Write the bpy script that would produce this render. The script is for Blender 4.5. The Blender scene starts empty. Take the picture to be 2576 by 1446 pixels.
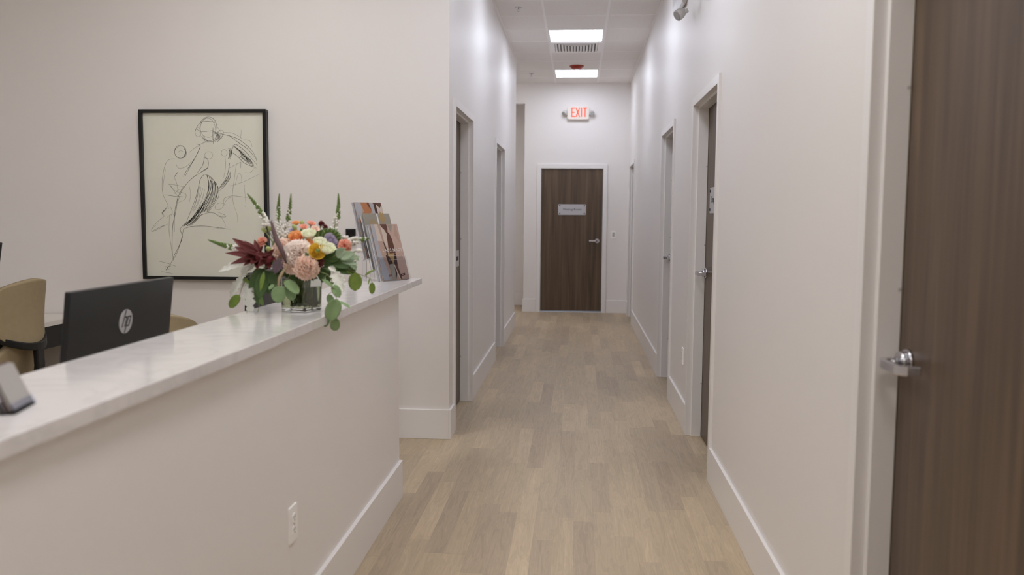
import bpy, bmesh, math, random
from mathutils import Vector, Matrix, Euler
random.seed(7)
SC = bpy.context.scene
COL = SC.collection
PI = math.pi
R = math.radians

# ------------------------------------------------------------------ camera
F, YAW, PITCH, ROLL, EYE = 2136.05, 4.3908, 4.8153, 0.4379, 1.4275
_y, _p, _r = R(YAW), R(PITCH), R(ROLL)
FW = Vector((-math.sin(_y) * math.cos(_p), math.cos(_y) * math.cos(_p), -math.sin(_p)))
_rt = FW.cross(Vector((0, 0, 1))).normalized()
_up = _rt.cross(FW)
RT = _rt * math.cos(_r) + _up * math.sin(_r)
UP = _up * math.cos(_r) - _rt * math.sin(_r)
CAM = Vector((0, 0, EYE))
cd = bpy.data.cameras.new('camera')
co = bpy.data.objects.new('camera', cd)
COL.objects.link(co)
co.matrix_world = Matrix(((RT.x, UP.x, -FW.x, 0), (RT.y, UP.y, -FW.y, 0), (RT.z, UP.z, -FW.z, EYE), (0, 0, 0, 1)))
cd.sensor_width = 36
cd.lens = 36 * F / 2576
cd.clip_start = 0.05
cd.dof.use_dof = True
cd.dof.focus_distance = 5.0
cd.dof.aperture_fstop = 2.6
SC.camera = co


def at(px, py, Y=None, Z=None, X=None):
    r = FW + RT * ((px - 1288) / F) - UP * ((py - 723) / F)
    if Y is not None: k = Y / r.y
    elif Z is not None: k = (Z - EYE) / r.z
    else: k = X / r.x
    return CAM + r * k


# ------------------------------------------------------------------ world, exposure
w = bpy.data.worlds.new('world')
SC.world = w
w.use_nodes = True
w.node_tree.nodes['Background'].inputs[0].default_value = (.6, .6, .62, 1)
w.node_tree.nodes['Background'].inputs[1].default_value = 0.3
SC.view_settings.view_transform = 'Standard'
SC.view_settings.look = 'None'
SC.view_settings.exposure = 0.07
SC.view_settings.gamma = 1
SC.view_settings.use_curve_mapping = False
SC.cycles.max_bounces = 24
SC.cycles.diffuse_bounces = 16
SC.cycles.glossy_bounces = 8
SC.cycles.transmission_bounces = 16
HALL_LIGHT = ((.935, .985, 1.13), 11.3)
LOBBY_LIGHT = ((1.0, .99, .99), 17.8)

# ------------------------------------------------------------------ materials
def lin(c):
    return tuple((v / 12.92 if v <= .04045 else ((v + .055) / 1.055) ** 2.4) for v in (x / 255 for x in c))


class NT:
    def __init__(s, name):
        s.m = bpy.data.materials.new(name)
        s.m.use_nodes = True
        s.t = s.m.node_tree
        s.b = s.t.nodes['Principled BSDF']

    def n(s, typ, **k):
        o = s.t.nodes.new(typ)
        for a, v in k.items(): setattr(o, a, v)
        return o

    def l(s, a, b): s.t.links.new(a, b)

    def math(s, op, a, b=None):
        o = s.n('ShaderNodeMath', operation=op)
        for i, v in enumerate((a, b)):
            if v is None: continue
            if isinstance(v, (int, float)): o.inputs[i].default_value = v
            else: s.l(v, o.inputs[i])
        return o.outputs[0]


def mat(name, col, rough=.5, metal=0, spec=.5, noise=0, nscale=20, bump=0, bscale=200, trans=0, ior=1.45, sub=0, coat=0, emit=0):
    k = NT(name)
    b = k.b
    c = lin(col)
    b.inputs['Base Color'].default_value = (*c, 1)
    b.inputs['Roughness'].default_value = rough
    b.inputs['Metallic'].default_value = metal
    b.inputs['Specular IOR Level'].default_value = spec
    b.inputs['Transmission Weight'].default_value = trans
    b.inputs['IOR'].default_value = ior
    b.inputs['Coat Weight'].default_value = coat
    if emit:
        b.inputs['Emission Color'].default_value = (*c, 1)
        b.inputs['Emission Strength'].default_value = emit
    tc = k.n('ShaderNodeTexCoord')
    if noise:
        nz = k.n('ShaderNodeTexNoise')
        nz.inputs['Scale'].default_value = nscale
        nz.inputs['Detail'].default_value = 4
        k.l(tc.outputs['Object'], nz.inputs['Vector'])
        rp = k.n('ShaderNodeValToRGB')
        rp.color_ramp.elements[0].position = .3
        rp.color_ramp.elements[1].position = .7
        rp.color_ramp.elements[0].color = (*[v * (1 - noise) for v in c], 1)
        rp.color_ramp.elements[1].color = (*[min(1, v * (1 + noise)) for v in c], 1)
        k.l(nz.outputs[0], rp.inputs[0])
        k.l(rp.outputs[0], b.inputs['Base Color'])
    if bump:
        nb = k.n('ShaderNodeTexNoise')
        nb.inputs['Scale'].default_value = bscale
        k.l(tc.outputs['Object'], nb.inputs['Vector'])
        bp = k.n('ShaderNodeBump')
        bp.inputs['Strength'].default_value = bump
        bp.inputs['Distance'].default_value = .002
        k.l(nb.outputs[0], bp.inputs['Height'])
        k.l(bp.outputs[0], b.inputs['Normal'])
    return k.m


def emitter(name, col, strength):
    k = NT(name)
    e = k.n('ShaderNodeEmission')
    e.inputs[0].default_value = (*col, 1)
    e.inputs[1].default_value = strength
    k.l(e.outputs[0], k.t.nodes['Material Output'].inputs[0])
    return k.m


def wood_mat(name, dark, mid, light, rough=.4):
    k = NT(name)
    tc = k.n('ShaderNodeTexCoord')
    mp = k.n('ShaderNodeMapping')
    mp.inputs['Scale'].default_value = (14, 14, .55)
    k.l(tc.outputs['Object'], mp.inputs[0])
    n1 = k.n('ShaderNodeTexNoise')
    n1.inputs['Scale'].default_value = 1.6
    n1.inputs['Detail'].default_value = 5
    n1.inputs['Distortion'].default_value = .6
    k.l(mp.outputs[0], n1.inputs['Vector'])
    mp2 = k.n('ShaderNodeMapping')
    mp2.inputs['Scale'].default_value = (150, 150, 2.2)
    k.l(tc.outputs['Object'], mp2.inputs[0])
    n2 = k.n('ShaderNodeTexNoise')
    n2.inputs['Scale'].default_value = 1
    n2.inputs['Detail'].default_value = 3
    k.l(mp2.outputs[0], n2.inputs['Vector'])
    v = k.math('ADD', k.math('MULTIPLY', n1.outputs[0], .72), k.math('MULTIPLY', n2.outputs[0], .28))
    rp = k.n('ShaderNodeValToRGB')
    e = rp.color_ramp.elements
    e[0].position, e[1].position = .32, .7
    e[0].color = (*lin(dark), 1)
    e[1].color = (*lin(light), 1)
    m_ = e.new(.5)
    m_.color = (*lin(mid), 1)
    k.l(v, rp.inputs[0])
    k.l(rp.outputs[0], k.b.inputs['Base Color'])
    k.b.inputs['Roughness'].default_value = rough
    return k.m


def floor_mat():
    k = NT('oak_plank_floor')
    tc = k.n('ShaderNodeTexCoord')
    sp = k.n('ShaderNodeSeparateXYZ')
    k.l(tc.outputs['Object'], sp.inputs[0])
    PW, PL = .0905, .82
    row = k.math('FLOOR', k.math('DIVIDE', sp.outputs[0], PW))
    wn = k.n('ShaderNodeTexWhiteNoise', noise_dimensions='1D')
    k.l(row, wn.inputs['W'])
    yy = k.math('ADD', k.math('DIVIDE', sp.outputs[1], PL), k.math('MULTIPLY', wn.outputs['Value'], 7.3))
    colr = k.math('FLOOR', yy)
    cb = k.n('ShaderNodeCombineXYZ')
    k.l(row, cb.inputs[0])
    k.l(colr, cb.inputs[1])
    w2 = k.n('ShaderNodeTexWhiteNoise', noise_dimensions='3D')
    k.l(cb.outputs[0], w2.inputs['Vector'])
    rp = k.n('ShaderNodeValToRGB')
    rp.color_ramp.interpolation = 'LINEAR'
    e = rp.color_ramp.elements
    e[0].position, e[1].position = 0, 1
    e[0].color = (*lin(FLOOR_C[0]), 1)
    e[1].color = (*lin(FLOOR_C[3]), 1)
    for p, c in ((.35, FLOOR_C[1]), (.7, FLOOR_C[2])):
        q = e.new(p)
        q.color = (*lin(c), 1)
    k.l(w2.outputs['Value'], rp.inputs[0])
    # grain: stretched noise, shifted per plank
    off = k.n('ShaderNodeVectorMath', operation='SCALE')
    off.inputs['Scale'].default_value = 13
    k.l(w2.outputs['Color'], off.inputs[0])
    ad = k.n('ShaderNodeVectorMath', operation='ADD')
    mp = k.n('ShaderNodeMapping')
    mp.inputs['Scale'].default_value = (22, 2.4, 1)
    k.l(tc.outputs['Object'], mp.inputs[0])
    k.l(mp.outputs[0], ad.inputs[0])
    k.l(off.outputs[0], ad.inputs[1])
    ng = k.n('ShaderNodeTexNoise')
    ng.inputs['Scale'].default_value = 1.3
    ng.inputs['Detail'].default_value = 5
    ng.inputs['Distortion'].default_value = 1.1
    k.l(ad.outputs[0], ng.inputs['Vector'])
    rings = k.math('FRACT', k.math('MULTIPLY', ng.outputs[0], 6))
    rings = k.math('ABSOLUTE', k.math('SUBTRACT', rings, .5))
    mp2 = k.n('ShaderNodeMapping')
    mp2.inputs['Scale'].default_value = (130, 2.4, 1)
    k.l(tc.outputs['Object'], mp2.inputs[0])
    nf = k.n('ShaderNodeTexNoise')
    nf.inputs['Scale'].default_value = 1
    k.l(mp2.outputs[0], nf.inputs['Vector'])
    g = k.math('ADD', k.math('MULTIPLY', rings, .22), k.math('MULTIPLY', nf.outputs[0], .26))
    g = k.math('ADD', g, k.math('MULTIPLY', ng.outputs[0], .42))
    g = k.math('ADD', g, .585)
    # joints
    fx = k.math('FRACT', k.math('DIVIDE', sp.outputs[0], PW))
    fy = k.math('FRACT', yy)
    jx = k.math('LESS_THAN', fx, .018)
    jy = k.math('LESS_THAN', fy, .004)
    j = k.math('SUBTRACT', 1, k.math('MULTIPLY', k.math('MAXIMUM', jx, jy), .1))
    g = k.math('MULTIPLY', g, j)
    mx = k.n('ShaderNodeVectorMath', operation='SCALE')
    k.l(rp.outputs[0], mx.inputs[0])
    k.l(g, mx.inputs['Scale'])
    k.l(mx.outputs[0], k.b.inputs['Base Color'])
    k.b.inputs['Roughness'].default_value = .5
    k.b.inputs['Specular IOR Level'].default_value = .4
    return k.m


def quartz_mat():
    k = NT('white_quartz')
    tc = k.n('ShaderNodeTexCoord')
    n0 = k.n('ShaderNodeTexNoise')
    n0.inputs['Scale'].default_value = 5
    n0.inputs['Detail'].default_value = 6
    n0.inputs['Distortion'].default_value = 1.6
    k.l(tc.outputs['Object'], n0.inputs['Vector'])
    v = k.math('ABSOLUTE', k.math('SUBTRACT', n0.outputs[0], .5))
    v = k.math('MINIMUM', k.math('MULTIPLY', v, 14), 1)
    rp = k.n('ShaderNodeValToRGB')
    rp.color_ramp.elements[0].color = (*lin((216, 213, 212)), 1)
    rp.color_ramp.elements[1].color = (*lin((224, 221, 220)), 1)
    k.l(v, rp.inputs[0])
    k.l(rp.outputs[0], k.b.inputs['Base Color'])
    k.b.inputs['Roughness'].default_value = .12
    return k.m


FLOOR_C = ((175, 157, 134), (184, 167, 141), (189, 171, 143), (198, 179, 150))
WALLP = mat('painted_wall', (234, 231, 229), rough=.46, spec=.5, bump=.04, bscale=260)
TRIM = mat('white_trim_paint', (236, 234, 233), rough=.32)
TILE = mat('ceiling_tile', (238, 235, 232), rough=.95, noise=.03, nscale=60, bump=.3, bscale=400)
GRID = mat('ceiling_grid_white', (246, 244, 243), rough=.4)
DOORW = wood_mat('dark_walnut_laminate', (67, 53, 41), (88, 71, 55), (109, 90, 70), .38)
FLOOR = floor_mat()
QUARTZ = quartz_mat()
CHROME = mat('satin_chrome', (205, 205, 210), rough=.22, metal=1)
PLASTIC = mat('white_plastic', (247, 246, 245), rough=.35)
PLASTICG = mat('grey_white_plastic', (196, 194, 192), rough=.4)
SLOT = mat('dark_slot', (40, 38, 36), rough=.6)
BLACK = mat('black_frame', (22, 23, 22), rough=.35)
PAPER = mat('art_paper', (226, 227, 214), rough=.5, noise=.015, nscale=9)
CHARCOAL = mat('charcoal_line', (88, 88, 85), rough=.9)
CHARCOAL2 = mat('charcoal_faint_line', (142, 141, 135), rough=.9)
MONB = mat('monitor_black_plastic', (34, 35, 36), rough=.34, bump=.1, bscale=600)
SCREEN = mat('screen_dark', (12, 12, 14), rough=.12)
LOGO = mat('logo_silver', (198, 198, 200), rough=.25, metal=.3)
LOGOD = mat('logo_dark_strokes', (60, 60, 62), rough=.4)
BEIGE = mat('beige_upholstery', (160, 144, 114), rough=.75, bump=.25, bscale=700, noise=.04, nscale=30)
BLKP = mat('black_nylon', (26, 26, 25), rough=.45)
DESKW = mat('white_desk_laminate', (222, 218, 212), rough=.35)
DESKD = mat('black_desk_panel', (26, 25, 24), rough=.5)
SIGNP = mat('brushed_sign_plate', (190, 190, 193), rough=.38, metal=.15)
INK = mat('dark_ink', (46, 46, 56), rough=.5)
REDP = mat('red_alarm_plastic', (166, 62, 46), rough=.35)
EXITR = emitter('exit_red_letter', (1.0, .17, .10), 1.0)
EXITF = mat('exit_face_white', (236, 226, 218), rough=.4)
GLASS = mat('clear_glass', (246, 250, 248), rough=.01, trans=1, ior=1.46)
WATER = mat('vase_water', (236, 238, 218), rough=.0, trans=1, ior=1.33)
ACRYL = mat('clear_acrylic', (244, 246, 250), rough=.03, trans=1, ior=1.2)
ACRYLB = mat('blue_tinted_acrylic', (238, 240, 252), rough=.05, trans=1, ior=1.2)


# ------------------------------------------------------------------ mesh helpers
class MB:
    def __init__(s):
        s.v, s.f, s.sm = [], [], []

    def add(s, vs, fs, smooth=False, M=None):
        o = len(s.v)
        for p in vs:
            p = Vector(p)
            s.v.append(M @ p if M else p)
        for f in fs:
            s.f.append(tuple(i + o for i in f))
            s.sm.append(smooth)
        return s

    def box(s, x0, y0, z0, x1, y1, z1, M=None):
        x0, x1 = min(x0, x1), max(x0, x1)
        y0, y1 = min(y0, y1), max(y0, y1)
        z0, z1 = min(z0, z1), max(z0, z1)
        vs = [(x, y, z) for z in (z0, z1) for y in (y0, y1) for x in (x0, x1)]
        return s.add(vs, [(0, 2, 3, 1), (4, 5, 7, 6), (0, 1, 5, 4), (2, 6, 7, 3), (0, 4, 6, 2), (1, 3, 7, 5)], M=M)

    def prism(s, poly, d0, d1, axes='xz', M=None):
        """poly in two axes, extruded along the third from d0 to d1"""
        n = len(poly)
        def mk(a, b, d):
            t = {axes[0]: a, axes[1]: b}
            t[[c for c in 'xyz' if c not in axes][0]] = d
            return (t['x'], t['y'], t['z'])
        vs = [mk(a, b, d0) for a, b in poly] + [mk(a, b, d1) for a, b in poly]
        fs = [tuple(range(n)), tuple(range(2 * n - 1, n - 1, -1))]
        fs += [(i, n + i, n + (i + 1) % n, (i + 1) % n) for i in range(n)]
        return s.add(vs, fs, M=M)

    def tube(s, pts, rad, n=8, cap=True, M=None):
        pts = [Vector(p) for p in pts]
        if isinstance(rad, (int, float)): rad = [rad] * len(pts)
        vs, fs = [], []
        prev = None
        for i, p in enumerate(pts):
            t = (pts[min(i + 1, len(pts) - 1)] - pts[max(i - 1, 0)])
            if t.length < 1e-9: t = Vector((0, 0, 1))
            t.normalize()
            if prev is None:
                a = t.cross(Vector((0, 0, 1)) if abs(t.z) < .9 else Vector((1, 0, 0))).normalized()
            else:
                a = (prev - t * prev.dot(t)).normalized()
            prev = a
            b = t.cross(a)
            for k in range(n):
                an = 2 * PI * k / n
                vs.append(p + (a * math.cos(an) + b * math.sin(an)) * rad[i])
        for i in range(len(pts) - 1):
            for k in range(n):
                fs.append((i * n + k, i * n + (k + 1) % n, (i + 1) * n + (k + 1) % n, (i + 1) * n + k))
        if cap:
            fs.append(tuple(range(n - 1, -1, -1)))
            fs.append(tuple(range((len(pts) - 1) * n, len(pts) * n)))
        return s.add(vs, fs, smooth=n > 5, M=M)

    def cyl(s, p0, p1, r0, r1=None, n=24, M=None):
        p0, p1 = Vector(p0), Vector(p1)
        r1 = r0 if r1 is None else r1
        t = (p1 - p0).normalized()
        a = t.cross(Vector((0, 0, 1)) if abs(t.z) < .9 else Vector((1, 0, 0))).normalized()
        b = t.cross(a)
        ring = [a * math.cos(2 * PI * k / n) + b * math.sin(2 * PI * k / n) for k in range(n)]
        vs = [p0 + q * r0 for q in ring] + [p1 + q * r1 for q in ring]
        o = len(s.v)
        s.add(vs, [(k, (k + 1) % n, n + (k + 1) % n, n + k) for k in range(n)], True, M)
        s.add([p0 + q * r0 for q in ring], [tuple(range(n - 1, -1, -1))], False, M)
        s.add([p1 + q * r1 for q in ring], [tuple(range(n))], False, M)
        return s

    def ell(s, c, r, nu=10, nv=7, M=None, rot=None):
        c = Vector(c)
        if isinstance(r, (int, float)): r = (r, r, r)
        vs, fs = [], []
        for j in range(nv + 1):
            th = PI * j / nv
            for i in range(nu):
                ph = 2 * PI * i / nu
                q = Vector((r[0] * math.sin(th) * math.cos(ph), r[1] * math.sin(th) * math.sin(ph), r[2] * math.cos(th)))
                if rot: q = rot @ q
                vs.append(c + q)
        for j in range(nv):
            for i in range(nu):
                fs.append((j * nu + i, (j + 1) * nu + i, (j + 1) * nu + (i + 1) % nu, j * nu + (i + 1) % nu))
        return s.add(vs, fs, True, M)

    def grid(s, fn, nu, nv, smooth=True, M=None):
        vs = [fn(i / nu, j / nv) for j in range(nv + 1) for i in range(nu + 1)]
        fs = [(j * (nu + 1) + i, j * (nu + 1) + i + 1, (j + 1) * (nu + 1) + i + 1, (j + 1) * (nu + 1) + i) for j in range(nv) for i in range(nu)]
        return s.add(vs, fs, smooth, M)

    def obj(s, name, m, parent=None, bevel=0, seg=2, solid=0, sub=0, merge=True):
        me = bpy.data.meshes.new(name)
        me.from_pydata([tuple(p) for p in s.v], [], s.f)
        me.polygons.foreach_set('use_smooth', s.sm)
        bm = bmesh.new()
        bm.from_mesh(me)
        if merge: bmesh.ops.remove_doubles(bm, verts=bm.verts, dist=1e-6)
        bmesh.ops.recalc_face_normals(bm, faces=bm.faces)
        bm.to_mesh(me)
        bm.free()
        me.materials.append(m)
        o = bpy.data.objects.new(name, me)
        COL.objects.link(o)
        if parent is not None:
            o.parent = parent
            base = parent
            while base.parent: base = base.parent
            if base.type == 'EMPTY' and not base.get('_local'):
                M = Matrix.Translation(-base.location)
                me.transform(M)
            elif base.type == 'MESH' and not base.get('_local'):
                pass
        if sub:
            md = o.modifiers.new('sub', 'SUBSURF')
            md.levels = md.render_levels = sub
        if solid:
            md = o.modifiers.new('solid', 'SOLIDIFY')
            md.thickness = solid
            md.offset = 0
        if bevel:
            md = o.modifiers.new('bevel', 'BEVEL')
            md.width = bevel
            md.segments = seg
            md.limit_method = 'ANGLE'
            md.angle_limit = R(40)
        return o


def tag(o, label=None, cat=None, group=None, kind=None):
    if label: o['label'] = label
    if cat: o['category'] = cat
    if group: o['group'] = group
    if kind: o['kind'] = kind
    return o


def thing(name, label, cat, loc=(0, 0, 0), rotz=0, group=None, kind=None, local=False):
    o = bpy.data.objects.new(name, None)
    o.empty_display_size = .05
    COL.objects.link(o)
    o.location = loc
    o.rotation_euler = (0, 0, rotz)
    if local: o['_local'] = 1
    return tag(o, label, cat, group, kind)


def text_mb(txt, size, width=None, height=None, depth=.001, shear=0, spacing=1):
    """lettering as a mesh in the local xy plane, centred, extruded along z"""
    cu = bpy.data.curves.new('t', 'FONT')
    cu.body = txt
    cu.size = size
    cu.align_x = 'CENTER'
    cu.align_y = 'CENTER'
    cu.extrude = depth / 2
    cu.shear = shear
    cu.space_character = spacing
    cu.resolution_u = 3
    ob = bpy.data.objects.new('t', cu)
    COL.objects.link(ob)
    dg = bpy.context.evaluated_depsgraph_get()
    dg.update()
    me = bpy.data.meshes.new_from_object(ob.evaluated_get(dg))
    vs = [v.co.copy() for v in me.vertices]
    fs = [tuple(p.vertices) for p in me.polygons]
    bpy.data.objects.remove(ob)
    bpy.data.curves.remove(cu)
    bpy.data.meshes.remove(me)
    xs = [v.x for v in vs]
    ys = [v.y for v in vs]
    cx, cy = (min(xs) + max(xs)) / 2, (min(ys) + max(ys)) / 2
    sx = width / (max(xs) - min(xs)) if width else 1
    sy = height / (max(ys) - min(ys)) if height else (sx if width else 1)
    mb = MB()
    mb.add([((v.x - cx) * sx, (v.y - cy) * sy, v.z) for v in vs], fs)
    return mb


def xform(mb, M):
    mb.v = [M @ p for p in mb.v]
    return mb


def face_M(origin, right, up):
    r, u = Vector(right).normalized(), Vector(up).normalized()
    n = r.cross(u)
    o = Vector(origin)
    return Matrix(((r.x, u.x, n.x, o.x), (r.y, u.y, n.y, o.y), (r.z, u.z, n.z, o.z), (0, 0, 0, 1)))


def rrect(w_, h_, r_, n=5, cx=0, cy=0):
    out = []
    for sx, sy, a0 in ((1, 1, 0), (-1, 1, 90), (-1, -1, 180), (1, -1, 270)):
        for k in range(n + 1):
            a = R(a0 + 90 * k / n)
            out.append((cx + sx * (w_ / 2 - r_) + r_ * math.cos(a), cy + sy * (h_ / 2 - r_) + r_ * math.sin(a)))
    return out


# ------------------------------------------------------------------ room dimensions
XL, XR, YB, YLE, YE, ZC = -.806, .736, 5.30, 10.93, 12.64, 3.365
XW, YN = -4.0, -2.6           # far-left wall of the reception and wall behind the camera
BH, BT = .191, .015           # baseboard
DH = 2.13                     # door opening height
WT = .13
DOORS_R = [(1.31, 2.21), (4.61, 5.55), (6.70, 7.60), (11.33, 12.23)]
DOORS_L = [(5.51, 6.42), (8.27, 9.17)]
FW_ = .05                     # frame face width
FX = .721                     # frame face plane, right wall (mirrored offset on the left)
END_D = (-.543, .357)


def struct(name, mb, m, label, cat, **k):
    o = mb.obj(name, m, **k)
    return tag(o, label, cat, kind='structure')


# floor
struct('floor', MB().box(XW - .13, YN - .13, -.1, XR + WT, 14.6, 0), FLOOR,
       'tan oak plank floor running down the corridor', 'floor')

# ceiling tiles + T-grid
ceil = struct('ceiling', MB().box(XW - .13, YN - .13, ZC + .0035, XR + WT, 14.6, ZC + .1), TILE,
              'white lay-in tile ceiling above the corridor', 'ceiling')
g = MB()
TX, TY, TW = -.351, 8.438, .6096
xs = [TX + TW * i for i in range(-6, 3)]
ys = [TY + TW * i for i in range(-18, 8)]
for x in xs:
    if XL < x < XR: g.box(x - .0115, YN, ZC, x + .0115, YE, ZC + .004)
    elif XW < x < XL: g.box(x - .0115, YN, ZC, x + .0115, YB, ZC + .004)
for y in ys:
    x0 = XW if y < YB else XL
    g.box(x0, y - .0115, ZC + .0002, XR, y + .0115, ZC + .004)
g.box(XL, YB, ZC, XL + .02, YLE, ZC + .004).box(XR - .02, YN, ZC, XR, YE, ZC + .004).box(XL, YE - .02, ZC, XR, YE, ZC + .004)
g.obj('ceiling_grid', GRID, ceil)

# right wall
def wall_y(x0, x1, y0, y1, holes, z1=ZC + .02, hz=DH):
    mb = MB()
    c = y0
    for a, b in holes:
        a, b = a - FW_ + .012, b + FW_ - .012     # rough opening, covered by the frame face
        mb.box(x0, c, 0, x1, a, z1)
        mb.box(x0, a, hz + FW_ - .012, x1, b, z1)
        c = b
    mb.box(x0, c, 0, x1, y1, z1)
    return mb


struct('wall_right', wall_y(XR, XR + WT, YN, YE + WT, DOORS_R), WALLP, 'long white right corridor wall with four doorways', 'wall')
wl = wall_y(XL - WT, XL, YB, YLE, DOORS_L)
struct('wall_left', wl, WALLP, 'white left corridor wall with two doorways', 'wall')
struct('wall_reception', MB().box(XW, YB, 0, XL - WT, YB + WT, ZC + .02), WALLP, 'pale wall with the framed drawing behind the reception', 'wall')
struct('wall_far_left', MB().box(XW - .13, YN, 0, XW, YB + WT, ZC + .02), WALLP, 'left end wall of the reception room', 'wall')
struct('wall_behind', MB().box(XW - .13, YN - .13, 0, XR + WT, YN, ZC + .02), WALLP, 'wall at the near end of the reception room', 'wall')
# end wall: tall opening on its left part, door opening in the middle
ew = MB()
OPZ = 3.075
ew.box(-2.4, YE, OPZ, -.80, YE + WT, ZC + .02)
ew.box(-.80, YE, 0, END_D[0] - .012, YE + WT, ZC + .02)
ew.box(END_D[0] - .012, YE, DH + .005, END_D[1] + .012, YE + WT, ZC + .02)
ew.box(END_D[1] + .012, YE, 0, XR, YE + WT, ZC + .02)
struct('wall_end', ew, WALLP, 'white end wall carrying the lit exit sign and dark door', 'wall')
# side passage behind the left wall end
struct('wall_passage', MB().box(-2.4, 13.55, 0, -.4, 13.68, ZC + .02), WALLP, 'recessed wall seen through the tall opening left of the end door', 'wall')
struct('wall_passage_side', MB().box(-2.53, YLE - .13, 0, -2.4, 13.68, ZC + .02), WALLP, 'far side wall of the side passage', 'wall')
struct('wall_passage_near', MB().box(-2.4, YLE - .13, 0, XL - WT, YLE, ZC + .02), WALLP, 'near wall of the side passage', 'wall')
struct('wall_passage_return', MB().box(-.80, YE + WT, 0, -.67, 13.55, ZC + .02), WALLP, 'return wall of the passage recess', 'wall')

# baseboards
def base(name, segs, label):
    mb = MB()
    for b_ in segs: mb.box(*b_[:2], 0, *b_[2:], BH)
    return struct(name, mb, TRIM, label, 'baseboard', bevel=.0025)


c = YN
sr = []
for a, b in DOORS_R:
    sr.append((XR - BT, c, XR, a - FW_))
    c = b + FW_
sr.append((XR - BT, c, XR, YE))
base('baseboard_right', sr, 'tall white baseboard along the right corridor wall')
sl = [(XL, YB - BT, XL + BT, DOORS_L[0][0] - FW_), (XL, DOORS_L[0][1] + FW_, XL + BT, DOORS_L[1][0] - FW_), (XL, DOORS_L[1][1] + FW_, XL + BT, YLE)]
base('baseboard_left', sl, 'tall white baseboard along the left corridor wall')
base('baseboard_reception', [(XW, YB - BT, XL, YB)], 'tall white baseboard under the framed drawing wall')
base('baseboard_end', [(-.80 - BT, YE - BT, END_D[0] - .075, YE), (END_D[1] + .075, YE - BT, XR - BT, YE)], 'tall white baseboard either side of the end door')
base('baseboard_passage', [(-2.4, 13.55 - BT, -.80, 13.55)], 'white baseboard of the passage beyond the left wall')


# ------------------------------------------------------------------ doors
def lever(par, rosette_c, n, d, name='lever_handle'):
    """n: direction out of the door, d: direction the lever points"""
    rc, n, d = Vector(rosette_c), Vector(n), Vector(d)
    ro = MB().cyl(rc, rc + n * .009, .034, .033).cyl(rc + n * .009, rc + n * .026, .0285, .027).cyl(rc + n * .026, rc + n * .046, .013).obj('rosette', CHROME, par)
    p0 = rc + n * .03
    path = [p0, p0 + n * .018, p0 + n * .033 + d * .004, p0 + n * .038 + d * .022, p0 + n * .037 + d * .06, p0 + n * .035 + d * .1, p0 + n * .03 + d * .113, p0 + n * .018 + d * .12, p0 - n * .012 + d * .123]
    mb = MB()
    up = Vector((0, 0, 1))
    # flattened bar along the path
    vs, fs = [], []
    hw = [.011, .011, .0115, .012, .012, .012, .012, .012, .0115]
    th = [.011, .0105, .009, .0075, .007, .007, .007, .007, .0065]
    for i, p in enumerate(path):
        t = (path[min(i + 1, len(path) - 1)] - path[max(0, i - 1)]).normalized()
        s_ = t.cross(up).normalized()
        for a, b in ((1, 1), (1, -1), (-1, -1), (-1, 1)):
            vs.append(p + s_ * th[i] * a + up * hw[i] * b)
    for i in range(len(path) - 1):
        for k in range(4):
            fs.append((i * 4 + k, i * 4 + (k + 1) % 4, (i + 1) * 4 + (k + 1) % 4, (i + 1) * 4 + k))
    fs += [(3, 2, 1, 0), tuple(range((len(path) - 1) * 4, len(path) * 4))]
    mb.add(vs, fs)
    mb.obj(name, CHROME, par, bevel=.003)
    return ro


def side_door(idx, y0, y1, side, label, handle=True, plate=False):
    """hollow-metal frame with a double rabbet; side=+1 right wall, -1 left wall"""
    X = (lambda d: FX + d) if side > 0 else (lambda d: -(.791 + d))
    t = thing('door_%d' % idx, label, 'door', (X(.06), (y0 + y1) / 2, 0), kind='structure')
    fr = MB()
    d1, d2, d3 = .036, (.094 if idx == 1 else .099), .145
    st = .014
    for ya, s_ in ((y0, -1), (y1, 1)):
        # jamb profile in plan: face, first rabbet, stop, soffit
        poly = [(X(0), ya + s_ * FW_), (X(0), ya), (X(d1), ya), (X(d1), ya - s_ * st), (X(d2), ya - s_ * st), (X(d2), ya + s_ * .002), (X(d3), ya + s_ * .002), (X(d3), ya + s_ * FW_)]
        fr.prism(poly, 0, DH + FW_, 'xy')
    z = DH
    poly = [(X(0), z + FW_), (X(0), z), (X(d1), z), (X(d1), z - st), (X(d2), z - st), (X(d2), z), (X(d3), z), (X(d3), z + FW_)]
    fr.prism(poly, y0, y1, 'xz')
    fr.obj('door_frame', TRIM, t, bevel=.0015, seg=1, merge=False)
    lf = MB().box(X(d2 + .001), y0 + .004, .012, X(d2 + .044), y1 - .004, DH - .004).obj('door_leaf', DOORW, t)
    n = (-1, 0, 0) if side > 0 else (1, 0, 0)
    if handle:
        lever(lf, (X(d2 + .001), y1 - .075, 1.075), n, (0, -1, 0))
    if plate:
        MB().box(X(d2 - .002), 6.13, 1.05, X(d2 + .002), 6.34, 1.17).obj('lock_plate', CHROME, lf)
        MB().box(X(d2 - .003), 6.2, 1.095, X(d2), 6.30, 1.125).obj('lock_slot', SLOT, lf)
    # silencer buttons in the far rabbet
    sl_ = MB()
    for zz in (.35, 1.25, 1.75):
        sl_.cyl((X(d2 - .006), y1 - st - .002, zz), (X(d2 - .006), y1 - st + .004, zz), .005, n=8)
    sl_.obj('silencer_button', PLASTICG, t)
    return t


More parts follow.
